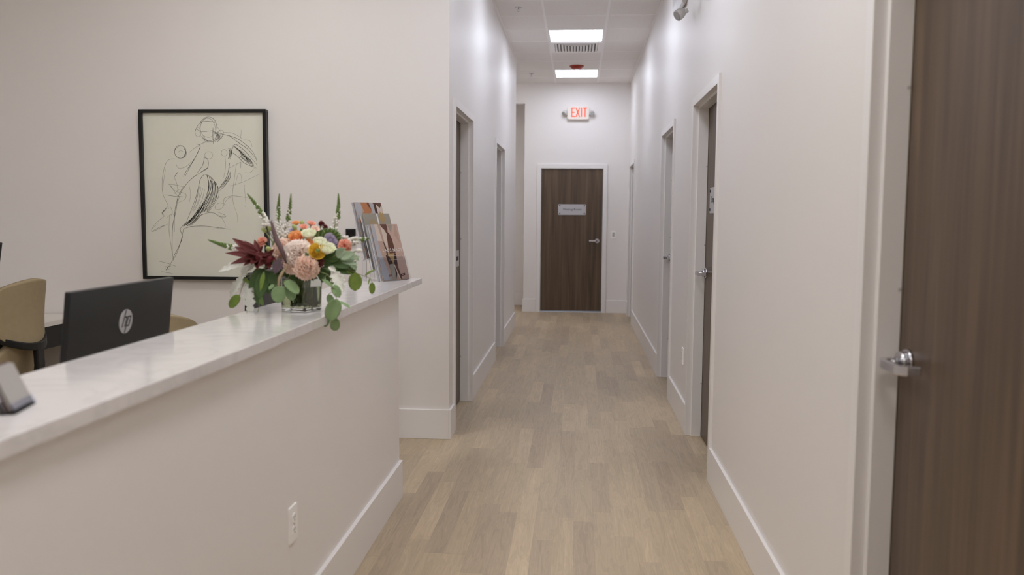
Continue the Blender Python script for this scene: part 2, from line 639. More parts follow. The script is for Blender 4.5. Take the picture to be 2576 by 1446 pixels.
side_door(1, *DOORS_R[0], 1, 'dark walnut door at the right edge, nearest of all')
side_door(2, *DOORS_R[1], 1, 'recessed walnut door with a white sign on the right wall')
side_door(3, *DOORS_R[2], 1, 'recessed door in the right wall past the low outlet')
side_door(4, *DOORS_R[3], 1, 'farthest doorway of the right wall beside the end wall', handle=False)
side_door(5, *DOORS_L[0], -1, 'doorway in the left wall nearest the reception corner', handle=False, plate=True)
side_door(6, *DOORS_L[1], -1, 'second doorway along the left wall', handle=False)

# end door
t = thing('door_7', 'dark walnut waiting room door in the end wall', 'door', ((END_D[0] + END_D[1]) / 2, YE, 0), kind='structure')
fr = MB()
yf, yb = YE - .02, YE + .13
for xa, s_ in ((END_D[0] - .006, -1), (END_D[1] + .006, 1)):
    fr.box(xa, yf, 0, xa + s_ * .06, yb, DH + .065)
fr.box(END_D[0] - .006, yf, DH, END_D[1] + .006, yb, DH + .065)
fr.obj('door_frame', TRIM, t, bevel=.002, seg=1, merge=False)
lf = MB().box(END_D[0], YE + .006, .026, END_D[1], YE + .05, DH - .007).obj('door_leaf', DOORW, t)
lever(lf, (END_D[1] - .07, YE + .006, 1.068), (0, -1, 0), (-1, 0, 0))
MB().box(END_D[0] - .004, YE, 0, END_D[1] + .004, YE + .12, .014).obj('threshold', mat('threshold_aluminium', (214, 222, 236), rough=.35, metal=.2), t, bevel=.003)


# door signs
def door_sign(label, M, w_, h_, body, tw, thh, grp=None):
    t_ = thing('door_sign', label, 'sign', M.translation, group=grp)
    mb = xform(MB().prism(rrect(w_, h_, .016), 0, .006, 'xy'), M)
    mb.obj('plate', SIGNP, t_, bevel=.001, seg=1)
    for sx in (-1, 1):
        for sy in (-1, 1):
            p = M @ Vector((sx * (w_ / 2 - .024), sy * (h_ / 2 - .022), .006))
            q = M @ Vector((sx * (w_ / 2 - .024), sy * (h_ / 2 - .022), .0095))
            MB().cyl(p, q, .0095, .0075, n=12).obj('screw', INK, t_)
    xform(text_mb(body, .05, width=tw, height=thh), M @ Matrix.Translation((0, 0, .0065))).obj('lettering', INK, t_)
    return t_


door_sign('brushed plate reading Waiting Room on the end door', face_M((-.089, YE + .005, 1.527), (1, 0, 0), (0, 0, 1)), .412, .158, 'Waiting Room', .272, .042)
door_sign('white sign plate on the recessed right wall door', face_M((FX + .0985, 5.175, 1.532), (0, -1, 0), (0, 0, 1)), .40, .158, 'Employee', .25, .05)

# ------------------------------------------------------------------ ceiling fixtures
HALL_E = emitter('cool_troffer_diffuser', *HALL_LIGHT)
LOB_E = emitter('warm_troffer_diffuser', *LOBBY_LIGHT)


def troffer(x, y, label, em, grp='square ceiling lights'):
    t_ = thing('ceiling_light', label, 'ceiling light', (x + TW / 2, y + TW / 2, ZC), group=grp)
    f_ = MB()
    a = .012
    for b_ in ((x + a, y + a, x + TW - a, y + a + .014), (x + a, y + TW - a - .014, x + TW - a, y + TW - a), (x + a, y + a + .014, x + a + .014, y + TW - a - .014), (x + TW - a - .014, y + a + .014, x + TW - a, y + TW - a - .014)):
        f_.box(b_[0], b_[1], ZC - .004, b_[2], b_[3], ZC + .0033)
    f_.obj('light_frame', GRID, t_)
    MB().box(x + a + .014, y + a + .014, ZC - .003, x + TW - a - .014, y + TW - a - .014, ZC + .0015).obj('diffuser', em, t_)


for k, lab in ((-7, 'square ceiling light over the near end of the corridor'), (-3, 'square ceiling light above the first left doorway'), (1, 'lit square ceiling panel in front of the air vent'), (5, 'lit square ceiling panel beyond the red alarm')):
    troffer(TX, TY + TW * k, lab, HALL_E)
for i, j, lab in ((0, -11, 'square ceiling light just ahead of the near door'), (0, -15, 'square ceiling light at the near end of the room'),
                  (-3, -8, 'square ceiling light over the reception desk'), (-3, -12, 'square ceiling light over the seating side')):
    troffer(TX + TW * i, TY + TW * j, lab, LOB_E)
troffer(TX - TW * 3, TY + TW * 4, 'added unseen ceiling light in the side passage, brightening the end wall', emitter('added_passage_glow', LOBBY_LIGHT[0], 10.0))  # unseen fixture, added to lift the end wall brightness

# air diffuser
vx, vy = TX, TY + TW * 2
t = thing('air_vent', 'slatted air vent behind the first ceiling panel', 'air vent', (vx + TW / 2, vy + TW / 2, ZC))
f_ = MB()
for b_ in ((vx + .012, vy + .012, vx + TW - .012, vy + .06), (vx + .012, vy + TW - .06, vx + TW - .012, vy + TW - .012), (vx + .012, vy + .06, vx + .06, vy + TW - .06), (vx + TW - .06, vy + .06, vx + TW - .012, vy + TW - .06)):
    f_.box(b_[0], b_[1], ZC - .012, b_[2], b_[3], ZC + .0033)
f_.obj('vent_frame', GRID, t, bevel=.003)
MB().box(vx + .06, vy + .06, ZC + .001, vx + TW - .06, vy + TW - .06, ZC + .0033).obj('vent_backing', mat('vent_grey', (120, 118, 120), rough=.6), t)
for i in range(14):
    x = vx + .075 + i * (TW - .15) / 13
    sgn = -1 if i < 7 else 1
    MB().prism([(x - .011, ZC - .002), (x - .006, ZC + .001), (x + .011 , ZC - .012), (x + .006, ZC - .014)] if sgn < 0 else [(x + .011, ZC - .002), (x + .006, ZC + .001), (x - .011, ZC - .012), (x - .006, ZC - .014)],
               vy + .06, vy + TW - .06, 'xz').obj('slat', GRID, t)
# grey plate shaped as the curved shadow across the front of the louvres
arc = [(vx + .1 + k * (TW - .2) / 12, vy + .06) for k in range(13)] + [(vx + TW - .1 - k * (TW - .2) / 12, vy + .06 + .13 * math.sin(PI * k / 12) + .004) for k in range(13)]
MB().prism(arc, ZC - .016, ZC - .012, 'xy').obj('shadow_plate', PLASTICG, t)

# fire alarm
p = Vector((-.043, 11.22, ZC))
t = thing('fire_alarm', 'round red alarm on the ceiling before the far light panel', 'alarm', p)
MB().cyl(p + Vector((0, 0, .003)), p + Vector((0, 0, -.012)), .093, .09, n=36).obj('alarm_base', REDP, t)
MB().cyl(p + Vector((0, 0, -.012)), p + Vector((0, 0, -.04)), .084, .055, n=36).obj('alarm_body', REDP, t, bevel=.006)
MB().cyl(p + Vector((0, -.01, -.04)), p + Vector((0, -.01, -.048)), .03, .022, n=20).obj('strobe_lens', PLASTIC, t)

# sprinklers
for (x, y), lab in (((-.583, 8.108), 'small sprinkler head in the near left ceiling tile'), ((-.662, 11.807), 'small sprinkler head left of the far light panel')):
    t = thing('sprinkler_head', lab, 'sprinkler', (x, y, ZC), group='ceiling sprinklers')
    q = Vector((x, y, ZC))
    MB().cyl(q + Vector((0, 0, .003)), q + Vector((0, 0, -.005)), .033, .028, n=20).obj('escutcheon', CHROME, t)
    MB().cyl(q + Vector((0, 0, -.005)), q + Vector((0, 0, -.018)), .006, n=10).tube([q + Vector((-.008, 0, -.014)), q + Vector((-.009, 0, -.024)), q + Vector((0, 0, -.033))], .0018, 6).tube([q + Vector((.008, 0, -.014)), q + Vector((.009, 0, -.024)), q + Vector((0, 0, -.033))], .0018, 6).obj('sprinkler_body', CHROME, t)
    MB().cyl(q + Vector((0, 0, -.033)), q + Vector((0, 0, -.035)), .011, n=14).obj('deflector', CHROME, t)


# ------------------------------------------------------------------ exit sign and emergency light
def lamp_head(par, c, aim, r_=.042, neck=None):
    c, aim = Vector(c), Vector(aim).normalized()
    hd = MB().cyl(c - aim * .045, c - aim * .01, r_ * .6, r_, n=20).cyl(c - aim * .01, c + aim * .022, r_, r_ * 1.02, n=20).obj('lamp_head', PLASTICG, par, bevel=.003)
    MB().cyl(c + aim * .0215, c + aim * .026, r_ * .86, r_ * .7, n=20).obj('lamp_lens', mat('lamp_lens_grey', (170, 170, 168), rough=.2) if 'lamp_lens_grey' not in bpy.data.materials else bpy.data.materials['lamp_lens_grey'], hd)
    if neck is not None:
        MB().tube([Vector(neck), (Vector(neck) + c) / 2, c - aim * .02], .014, 8).obj('lamp_arm', PLASTICG, par)


ec = Vector((-.018, YE, 2.928))
t = thing('exit_sign', 'lit exit sign with red letters above the end door', 'exit sign', ec)
hx = MB().prism(rrect(.318, .185, .028, cx=ec.x, cy=ec.z), YE - .055, YE, 'xz').obj('sign_housing', EXITF, t, bevel=.006)
# letters as block strokes
LW, LH = .026, .125
def bar(mb, x0, z0, x1, z1, w_):
    a, b = Vector((x0, 0, z0)), Vector((x1, 0, z1))
    d = (b - a).normalized()
    n = Vector((-d.z, 0, d.x)) * w_ / 2
    mb.prism([((a + n).x, (a + n).z), ((b + n).x, (b + n).z), ((b - n).x, (b - n).z), ((a - n).x, (a - n).z)], YE - .059, YE - .0545, 'xz')


zc_, x0_ = ec.z + .012, ec.x + .012
s_w = .015
h2 = .066
for nm, bars in (('E', [(-.104, -h2, -.104, h2), (-.104, h2 - .007, -.056, h2 - .007), (-.104, 0, -.064, 0), (-.104, -h2 + .007, -.056, -h2 + .007)]),
                 ('X', [(-.044, -h2, .008, h2), (-.044, h2, .008, -h2)]),
                 ('I', [(.036, -h2, .036, h2)]),
                 ('T', [(.088, -h2, .088, h2), (.06, h2 - .007, .116, h2 - .007)])):
    mb = MB()
    for b_ in bars: bar(mb, x0_ + b_[0], zc_ + b_[1], x0_ + b_[2], zc_ + b_[3], s_w)
    mb.obj('letter', EXITR, t)
lamp_head(t, (ec.x - .196, YE - .055, ec.z + .002), (-.55, -.6, -.55), .037, (ec.x - .15, YE - .03, ec.z - .02))
lamp_head(t, (ec.x + .2, YE - .055, ec.z), (.25, -.9, -.25), .037, (ec.x + .15, YE - .03, ec.z - .02))

t = thing('emergency_light', 'grey emergency light unit high on the right wall', 'emergency light', (XR, 6.2, 2.99))
body = [(XR, 2.925), (XR - .02, 2.90), (XR - .034, 2.925), (XR - .05, 2.98), (XR - .055, 3.12), (XR - .045, 3.15), (XR, 3.15)]
MB().prism(body, 6.12, 6.6, 'xz').obj('unit_housing', PLASTICG, t, bevel=.008)
hc = at(1709, 36, X=XR - .085)
lamp_head(t, hc, (-.75, -.35, -.55), .036, (XR - .03, hc.y, hc.z + .025))
lamp_head(t, hc + Vector((0, -.46, .03)), (-.75, -.5, -.5), .036, (XR - .03, hc.y - .46, hc.z + .05))


# ------------------------------------------------------------------ outlets and switch
def wall_plate(kind, label, M, cat):
    t_ = thing(kind, label, cat, M.translation)
    xform(MB().prism(rrect(.072, .117, .006, 3), -.001, .006, 'xy'), M).obj('cover_plate', PLASTIC, t_, bevel=.0018)
    if kind == 'wall_outlet':
        for s_ in (-1, 1):
            rc = xform(MB().prism(rrect(.034, .03, .012, 4, cy=s_ * .0195), .005, .0085, 'xy'), M).obj('receptacle', PLASTIC, t_)
            sl_ = MB()
            for sx in (-.0065, .0065): sl_.box(sx - .0013, s_ * .0195 - .002, .0084, sx + .0013, s_ * .0195 + .007, .0088)
            sl_.cyl((0, s_ * .0195 - .008, .0084), (0, s_ * .0195 - .008, .0088), .0026, n=10)
            xform(sl_, M).obj('socket_slot', SLOT, rc)
        xform(MB().cyl((0, 0, .005), (0, 0, .0085), .0035, n=10), M).obj('plate_screw', PLASTICG, t_)
    else:
        rk = xform(MB().add([(-.0165, -.033, .006), (.0165, -.033, .006), (.0165, .033, .006), (-.0165, .033, .006), (-.0165, -.033, .0075), (.0165, -.033, .0075), (.0165, .033, .012), (-.0165, .033, .012)],
                            [(0, 1, 2, 3), (4, 5, 6, 7), (0, 1, 5, 4), (1, 2, 6, 5), (2, 3, 7, 6), (3, 0, 4, 7)]), M).obj('rocker', PLASTICG, t_, bevel=.001)
    return t_


wall_plate('wall_outlet', 'white outlet low on the reception counter front', face_M((-.8836, 2.541, .458), (0, 1, 0), (0, 0, 1)), 'outlet')
wall_plate('wall_outlet', 'white outlet low on the right wall between two doors', face_M((XR, 5.88, .474), (0, -1, 0), (0, 0, 1)), 'outlet')
wall_plate('light_switch', 'white light switch right of the end door', face_M((.525, YE, 1.164), (1, 0, 0), (0, 0, 1)), 'light switch')

# ------------------------------------------------------------------ reception counter
XC = -.8836
CT = 1.085
t = thing('reception_counter', 'painted half wall of the reception counter beside the corridor', 'counter', (XC - .06, 2, 0))
MB().box(XC - .12, -1.2, 0, XC, 4.15, CT - .031).obj('counter_wall', WALLP, t)
MB().box(XC, -1.2, 0, XC + BT, 4.165, BH).box(XC - .12, 4.15, 0, XC, 4.165, BH).obj('counter_baseboard', TRIM, t, bevel=.0025)
edge = [(-.847, 4.585), (-.847, 2.6), (-.848, 2.1), (-.8525, 1.75), (-.857, 1.5), (-.8615, 1.25), (-.863, .9), (-.864, .3), (-.864, -1.2), (-1.17, -1.2), (-1.17, 4.585)]
q_ = MB().prism(edge, CT - .031, CT, 'xy').obj('countertop', QUARTZ, bevel=.002)
tag(q_, 'long white quartz top of the reception counter', 'countertop')
# work desk behind the counter
t = thing('reception_desk', 'low work desk hidden behind the counter under the monitor', 'desk', (-1.4, 2.2, 0))
MB().box(-1.78, -.6, .715, XC - .121, 4.05, .745).obj('desk_top', DESKW, t, bevel=.003)
for y in (-.58, 1.7, 4.01): MB().box(-1.7, y, 0, XC - .125, y + .03, .714).obj('desk_panel', DESKD, t)

# monitor
def monitor(label, loc, rz, W=.612, Hh=.352, logo=True, tilt=R(3), z0=.745, zb=.862):
    """screen faces local -Y, back faces +Y; local origin on the desk"""
    t_ = thing('computer_monitor', label, 'monitor', loc, rz, local=True)
    M = Matrix.Translation((0, 0, zb - z0)) @ Matrix.Rotation(tilt, 4, 'X')
    def tx(mb): return xform(mb, M)
    tx(MB().prism(rrect(W, Hh, .004, 3, cy=Hh / 2), -.009, .009, 'xz')).obj('monitor_shell', MONB, t_, bevel=.002)
    tx(MB().prism(rrect(W * .3, Hh * .4, .02, 3, cy=Hh * .22), .0085, .019, 'xz')).obj('back_cover', MONB, t_, bevel=.006)
    tx(MB().box(-W / 2 + .012, -.0105, .02, W / 2 - .012, -.0085, Hh - .012)).obj('screen', SCREEN, t_)
    MB().box(-.04, .02, .012, .04, .045, zb - z0 + .15).obj('stand_post', MONB, t_, bevel=.006)
    MB().prism(rrect(.24, .19, .02, 4, cy=.03), 0, .012, 'xy').obj('stand_base', MONB, t_, bevel=.003)
    if logo:
        cz = Hh * .672
        lg = tx(MB().cyl((0, .009, cz), (0, .0115, cz), .0375, n=48)).obj('logo_disc', LOGO, t_)
        sm = MB()
        def stroke(x0, z0_, x1, z1_, wd):
            a, b = Vector((x0, 0, z0_)), Vector((x1, 0, z1_))
            d = (b - a).normalized()
            n = Vector((-d.z, 0, d.x)) * wd / 2
            sm.prism([(-(a + n).x, cz + (a + n).z), (-(b + n).x, cz + (b + n).z), (-(b - n).x, cz + (b - n).z), (-(a - n).x, cz + (a - n).z)], .0112, .0122, 'xz')
        sl_ = .34
        def sx(x, z): return x + sl_ * z
        def st(x, z0_, z1_): stroke(sx(x, z0_), z0_, sx(x, z1_), z1_, .0045)
        st(-.016, -.016, .036)          # h stem
        st(-.001, -.016, .014)          # h right leg
        stroke(sx(-.016, .014), .014, sx(.001, .014), .014, .0045)
        st(.007, -.037, .016)           # p stem
        st(.022, -.014, .014)           # p bowl
        stroke(sx(.007, .014), .014, sx(.024, .014), .014, .0045)
        stroke(sx(.007, -.014), -.014, sx(.024, -.014), -.014, .0045)
        tx(sm).obj('logo_letters', LOGOD, lg)
    return t_


monitor('black computer monitor with round silver logo behind the counter', (-1.418, 2.492, .745), R(-90), W=.592, tilt=R(-6.5))

monitor('dark monitor mostly hidden behind the bouquet', (-1.40, 3.72, .745), R(-90), W=.5, logo=False, tilt=R(-3), zb=.85, Hh=.33)

# second desk along the left wall
t = thing('side_desk', 'white topped desk with black apron along the left wall', 'desk', (-3.6, 4.4, 0))
MB().box(XW + .002, 3.1, .735, -3.2, YB - BT - .002, .765).obj('desk_top', DESKW, t, bevel=.003)
MB().box(XW + .02, 4.85, .60, -3.215, YB - BT - .004, .734).obj('desk_drawer', DESKD, t)
MB().box(XW + .02, 3.12, 0, -3.23, 3.15, .734).obj('desk_leg', DESKD, t)
MB().box(XW + .02, 5.22, 0, -3.6, 5.25, .6).obj('desk_leg', DESKD, t)
monitor('dark monitor on the side desk at the left edge of view', (-3.44, 4.49, .765), R(88), logo=False, W=.52, Hh=.31, z0=.765, zb=.945, tilt=R(10))


# ------------------------------------------------------------------ office chairs
def squircle(u, v, k=.34):
    return u * math.sqrt(1 - v * v * k), v * math.sqrt(1 - u * u * k)


def chair(label, loc, rz, grp='beige office chairs', drop=0):
    """local: faces +Y, backrest at -Y"""
    t_ = thing('office_chair', label, 'chair', loc, rz, group=grp, local=True)
    def back(a, b):
        u, v = squircle(2 * a - 1, 2 * b - 1, .36)
        hw = .226 + .006 * v - .016 * max(0, -v) ** 1.5 - .02 * max(0, v) ** 2
        x = u * hw / .9
        z = .895 + v * .19 - drop - .03 * max(0, -v) * (u * u) * -1
        y = -.245 - .02 * (v * .5 + .3) + .10 * u * u + .012 * math.cos(v * 2)
        return (x, y, z)
    MB().grid(back, 16, 16).obj('backrest', BEIGE, t_, solid=.032, sub=1)
    def seat(a, b):
        u, v = 2 * a - 1, 2 * b - 1       # v -1 rear .. 1 front
        uu, vv = squircle(u, v)
        x = uu * .255
        y = vv * .25 + .0
        z = .485 + .03 * uu * uu - .03 * max(0, vv) ** 3
        if vv < -.45:
            k = (-.45 - vv) / .45
            z += .22 * k ** 1.25
            y += .045 * k
            y += .07 * uu * uu * k
            x *= 1 - .04 * k
        return (x, y - .02, z - drop)
    MB().grid(seat, 16, 20).obj('seat', BEIGE, t_, solid=.04, sub=1)
    # black yoke hugging the foot of the backrest, with a post to the mechanism
    def yk(x): return -.262 + .115 * (x / .21) ** 2
    n = 16
    vs, fs = [], []
    for i in range(n + 1):
        x = -.235 + .47 * i / n
        y = yk(x) - .012
        zb = .705 + .085 * (abs(x) / .235) ** 2.2 - drop
        hgt = .046 - .012 * (abs(x) / .235)
        for dy, dz in ((-.014, -hgt / 2), (.014, -hgt / 2), (.014, hgt / 2), (-.014, hgt / 2)):
            vs.append((x, y + dy, zb + dz))
    for i in range(n):
        for k in range(4):
            fs.append((i * 4 + k, i * 4 + (k + 1) % 4, i * 4 + 4 + (k + 1) % 4, i * 4 + 4 + k))
    fs += [(0, 1, 2, 3), tuple(range(n * 4, n * 4 + 4))]
    MB().add(vs, fs).obj('back_yoke', BLKP, t_, bevel=.006)
    post = [(-.285, .72), (-.29, .6), (-.28, .5), (-.24, .43), (-.1, .415), (-.1, .44), (-.22, .46), (-.25, .52), (-.26, .6), (-.255, .72)]
    pm = MB()
    pm.prism([(y, z - drop) for y, z in post], -.034, .034, 'yz')
    pm.obj('back_post', BLKP, t_, bevel=.008)
    MB().tube([(-.24, -.16, .47 - drop), (-.2, -.25, .535 - drop), (0, -.275, .545 - drop), (.2, -.25, .535 - drop), (.24, -.16, .47 - drop)], .0085, 8).obj('support_rod', BLKP, t_)
    MB().box(-.1, -.13, .405 - drop, .1, .13, .45 - drop).obj('seat_mechanism', BLKP, t_, bevel=.01)
    MB().cyl((0, 0, .1), (0, 0, .26), .03).cyl((0, 0, .26), (0, 0, .41 - drop), .018).obj('gas_column', BLKP, t_)
    for s_ in (-1, 1):
        arm = MB().tube([(s_ * .2, -.02, .42 - drop), (s_ * .275, -.02, .44 - drop), (s_ * .29, -.02, .55 - drop), (s_ * .29, -.02, .63 - drop)], .014, 8).obj('armrest', BLKP, t_)
        MB().prism(rrect(.075, .22, .03, 4, cx=s_ * .29, cy=.02), .63 - drop, .655 - drop, 'xy').obj('arm_pad', BLKP, arm, bevel=.006)
    for k in range(5):
        a = 2 * PI * k / 5 + .3
        d = Vector((math.cos(a), math.sin(a), 0))
        lg = MB().tube([d * .02 + Vector((0, 0, .12)), d * .16 + Vector((0, 0, .1)), d * .3 + Vector((0, 0, .075))], [.026, .021, .015], 8).obj('base_leg', BLKP, t_)
        w_ = d.cross(Vector((0, 0, 1))) * .011
        cc = d * .3 + Vector((0, 0, .0275))
        MB().cyl(cc - w_ * 1.9, cc - w_ * .3, .0275, n=16).cyl(cc + w_ * .3, cc + w_ * 1.9, .0275, n=16).tube([cc - w_ * .3, cc + w_ * .3], .008, 6).cyl(cc, cc + Vector((0, 0, .048)), .008, n=8).obj('caster', BLKP, lg)
    return t_


chair('beige office chair with black yoke at the left edge beside the side desk', (-3.305, 4.53, 0), R(92), drop=.03)
chair('beige office chair mostly hidden behind the computer monitor', (-1.95, 3.735, 0), R(20), drop=.085)

# ------------------------------------------------------------------ framed drawing
PX0, PX1, PZ0, PZ1 = -2.791, -1.962, 1.004, 2.083
yF = YB - .04
t = thing('framed_drawing', 'black framed charcoal figure sketch hanging on the reception wall', 'picture', ((PX0 + PX1) / 2, YB, PZ0))
fwid = .021
fm = MB()
fm.box(PX0, yF, PZ0, PX1, YB, PZ0 + fwid).box(PX0, yF, PZ1 - fwid, PX1, YB, PZ1)
fm.box(PX0, yF, PZ0 + fwid, PX0 + fwid, YB, PZ1 - fwid).box(PX1 - fwid, yF, PZ0 + fwid, PX1, YB, PZ1 - fwid)
fm.obj('picture_frame', BLACK, t, bevel=.0015, seg=1)
yP = YB - .022
MB().box(PX0 + .01, yP, PZ0 + .01, PX1 - .01, YB - .002, PZ1 - .01).obj('paper', PAPER, t)


def pc(x, y):
    """photo-crop coordinates of the sheet -> sheet metres"""
    v = (y - 98) / (1358 - 98)
    xl = 78 + 30 * v
    xr = 990 + 12 * v
    u = (x - xl) / (xr - xl)
    v = (y - (103 - 10 * u)) / ((1352 + 10 * u) - (103 - 10 * u))
    return PX0 + fwid + u * (PX1 - PX0 - 2 * fwid), PZ1 - fwid - v * (PZ1 - PZ0 - 2 * fwid)


def smooth(pts, k=5):
    out = []
    n = len(pts)
    for i in range(n - 1):
        p0, p1, p2, p3 = pts[max(i - 1, 0)], pts[i], pts[i + 1], pts[min(i + 2, n - 1)]
        for j in range(k):
            t_ = j / k
            out.append(tuple(.5 * ((2 * b) + (-a + c_) * t_ + (2 * a - 5 * b + 4 * c_ - d) * t_ ** 2 + (-a + 3 * b - 3 * c_ + d) * t_ ** 3) for a, b, c_, d in zip(p0, p1, p2, p3)))
    out.append(pts[-1])
    return out


rnd = random.Random(3)
def ribbon(mb, pts, wd, jit=0, k=5):
    pts = smooth([pc(x + rnd.uniform(-jit, jit), y + rnd.uniform(-jit, jit)) for x, y in pts], k)
    n = len(pts)
    vs, fs = [], []
    for i, (x, z) in enumerate(pts):
        a, b = pts[max(i - 1, 0)], pts[min(i + 1, n - 1)]
        dx, dz = b[0] - a[0], b[1] - a[1]
        L = math.hypot(dx, dz) or 1
        ww = wd * .8 * (.55 + .45 * math.sin(PI * min(1, .12 + i / n))) / 2 * rnd.uniform(.75, 1.2)
        nx, nz = -dz / L * ww, dx / L * ww
        vs += [(x + nx, yP - .0006, z + nz), (x - nx, yP - .0006, z - nz), (x - nx, yP + .0003, z - nz), (x + nx, yP + .0003, z + nz)]
    for i in range(n - 1):
        for q in range(4):
            fs.append((i * 4 + q, i * 4 + (q + 1) % 4, i * 4 + 4 + (q + 1) % 4, i * 4 + 4 + q))
    mb.add(vs, fs)


def oval(cx, cy, rx, ry, rot=0, a0=0, a1=390, n=14):
    o_ = []
    for i in range(n + 1):
        a = R(a0 + (a1 - a0) * i / n)
        x, y = rx * math.cos(a), ry * math.sin(a)
        o_.append((cx + x * math.cos(rot) - y * math.sin(rot), cy + x * math.sin(rot) + y * math.cos(rot)))
    return o_


D, S = MB(), MB()   # dark and soft lines
# larger head
ribbon(S, oval(575, 205, 62, 78), .0022); ribbon(D, oval(572, 230, 58, 92, a0=180, a1=360), .0022)
ribbon(S, oval(580, 235, 68, 75, a0=0, a1=180), .0025); ribbon(D, [(515, 165), (575, 128), (625, 150), (640, 195), (668, 240)], .002)
ribbon(D, [(478, 235), (500, 190), (545, 162), (610, 165), (650, 190)], .0022); ribbon(S, oval(498, 245, 22, 34), .002)
ribbon(D, [(485, 222), (530, 240), (580, 235), (612, 232)], .0024); ribbon(D, [(612, 210), (610, 270), (614, 335)], .003)
for i in range(9): ribbon(D, [(615 + i * 7, 240 + i * 3), (640 + i * 4, 270 + i), (618 + i * 8, 318 - i * 4)], .0026, 4)
for i in range(4): ribbon(S, [(535, 270 + i * 10), (570, 305 + i * 6), (610, 318)], .0022, 4)
ribbon(D, [(690, 262), (660, 300), (640, 320)], .003); ribbon(S, oval(672, 245, 20, 18), .002); ribbon(S, [(500, 345), (530, 330), (560, 318)], .003)
# far arm and shoulder
ribbon(D, [(620, 240), (700, 262), (780, 285), (850, 330), (905, 385), (942, 455)], .003); ribbon(D, [(735, 268), (800, 320), (870, 370), (930, 440), (938, 462)], .003)
ribbon(S, [(690, 245), (760, 250), (830, 290)], .0022); ribbon(S, [(850, 300), (890, 310), (905, 355)], .002)
for i in range(13):
    a = i / 12
    ribbon(D, [(760 + 95 * a, 350 + 80 * a), (800 + 90 * a, 365 + 95 * a), (835 + 80 * a, 430 + 70 * a), (795 + 80 * a, 410 + 80 * a)], .0024, 9)
ribbon(D, [(745, 405), (770, 340), (800, 345), (860, 395), (940, 490)], .003); ribbon(D, [(760, 400), (800, 430), (850, 480), (935, 515)], .003)
for i in range(5): ribbon(D, [(725 + 6 * i, 365), (740 + 3 * i, 400), (722 + 5 * i, 445)], .0026, 5)
ribbon(S, [(850, 550), (890, 550), (920, 515)], .002); ribbon(S, [(825, 225), (820, 270), (810, 300)], .0015)
# torso
ribbon(D, [(495, 340), (515, 350), (500, 390), (470, 450), (430, 520), (400, 580)], .003); ribbon(D, [(510, 365), (475, 440), (415, 530), (385, 585)], .003)
ribbon(S, oval(578, 420, 30, 28), .002); ribbon(S, oval(695, 400, 22, 26), .002)
ribbon(D, [(540, 440), (570, 450), (572, 510), (540, 540), (515, 550)], .0032); ribbon(D, [(545, 440), (530, 500), (490, 555)], .0025)
ribbon(D, [(575, 512), (520, 548), (460, 590), (410, 640), (370, 700), (345, 770)], .003)
ribbon(D, [(735, 478), (725, 540), (705, 600), (665, 660), (640, 720)], .0032); ribbon(D, [(738, 545), (738, 590), (700, 650), (660, 690)], .003)
ribbon(S, [(700, 420), (705, 500), (690, 590)], .0015); ribbon(S, [(725, 520), (780, 490), (820, 470)], .002); ribbon(S, [(820, 470), (818, 515)], .002)
for i in range(4): ribbon(D, [(735 - 3 * i, 555 + 8 * i), (715 - 6 * i, 620), (672 - 4 * i, 668)], .0026, 4)
# legs
ribbon(D, [(545, 565), (515, 600), (500, 660), (480, 740), (440, 850), (400, 950)], .003); ribbon(D, [(545, 565), (590, 585), (640, 650), (655, 710), (640, 760), (575, 855)], .003)
for i in range(15):
    a = i / 14
    ribbon(D, [(555 + 80 * a, 575 + 60 * a), (575 + 70 * a, 640 + 40 * a), (560 + 65 * a, 730 + 30 * a), (490 + 80 * a, 870 - 20 * a)], .003, 8)
for i in range(9): ribbon(D, [(560 - 6 * i, 770 + 6 * i), (530 - 8 * i, 830 + 6 * i), (490 - 8 * i, 900 + 5 * i)], .0036, 9)
for i in range(7): ribbon(D, [(470 - 5 * i, 880 + 8 * i), (420 - 2 * i, 930 + 4 * i), (390 - i, 950 + 3 * i)], .0034, 6)
for i in range(5): ribbon(D, [(520 - 8 * i, 870 + 4 * i), (480 - 8 * i, 930), (430 - 6 * i, 960 + 2 * i)], .003, 8)
for i in range(5): ribbon(S, [(500 + 10 * i, 640 + 10 * i), (480 + 10 * i, 760), (450 + 8 * i, 850)], .002, 6)
ribbon(D, [(385, 660), (345, 740), (320, 850), (315, 930), (316, 1010)], .0032); ribbon(D, [(345, 740), (325, 860), (305, 950), (298, 1060), (300, 1180), (310, 1230)], .0032)
ribbon(D, [(390, 950), (360, 990), (375, 1050), (350, 1120), (310, 1200), (290, 1250), (250, 1310)], .003)
ribbon(D, [(385, 985), (365, 1080), (335, 1170), (300, 1240)], .0026); ribbon(S, [(280, 880), (275, 1000), (290, 1120), (300, 1190)], .0022)
ribbon(D, [(195, 1240), (250, 1252), (325, 1278)], .002); ribbon(S, oval(262, 1290, 20, 14), .002); ribbon(D, [(215, 1320), (260, 1328), (300, 1335)], .002); ribbon(D, [(250, 1310), (265, 1285), (290, 1275)], .003)
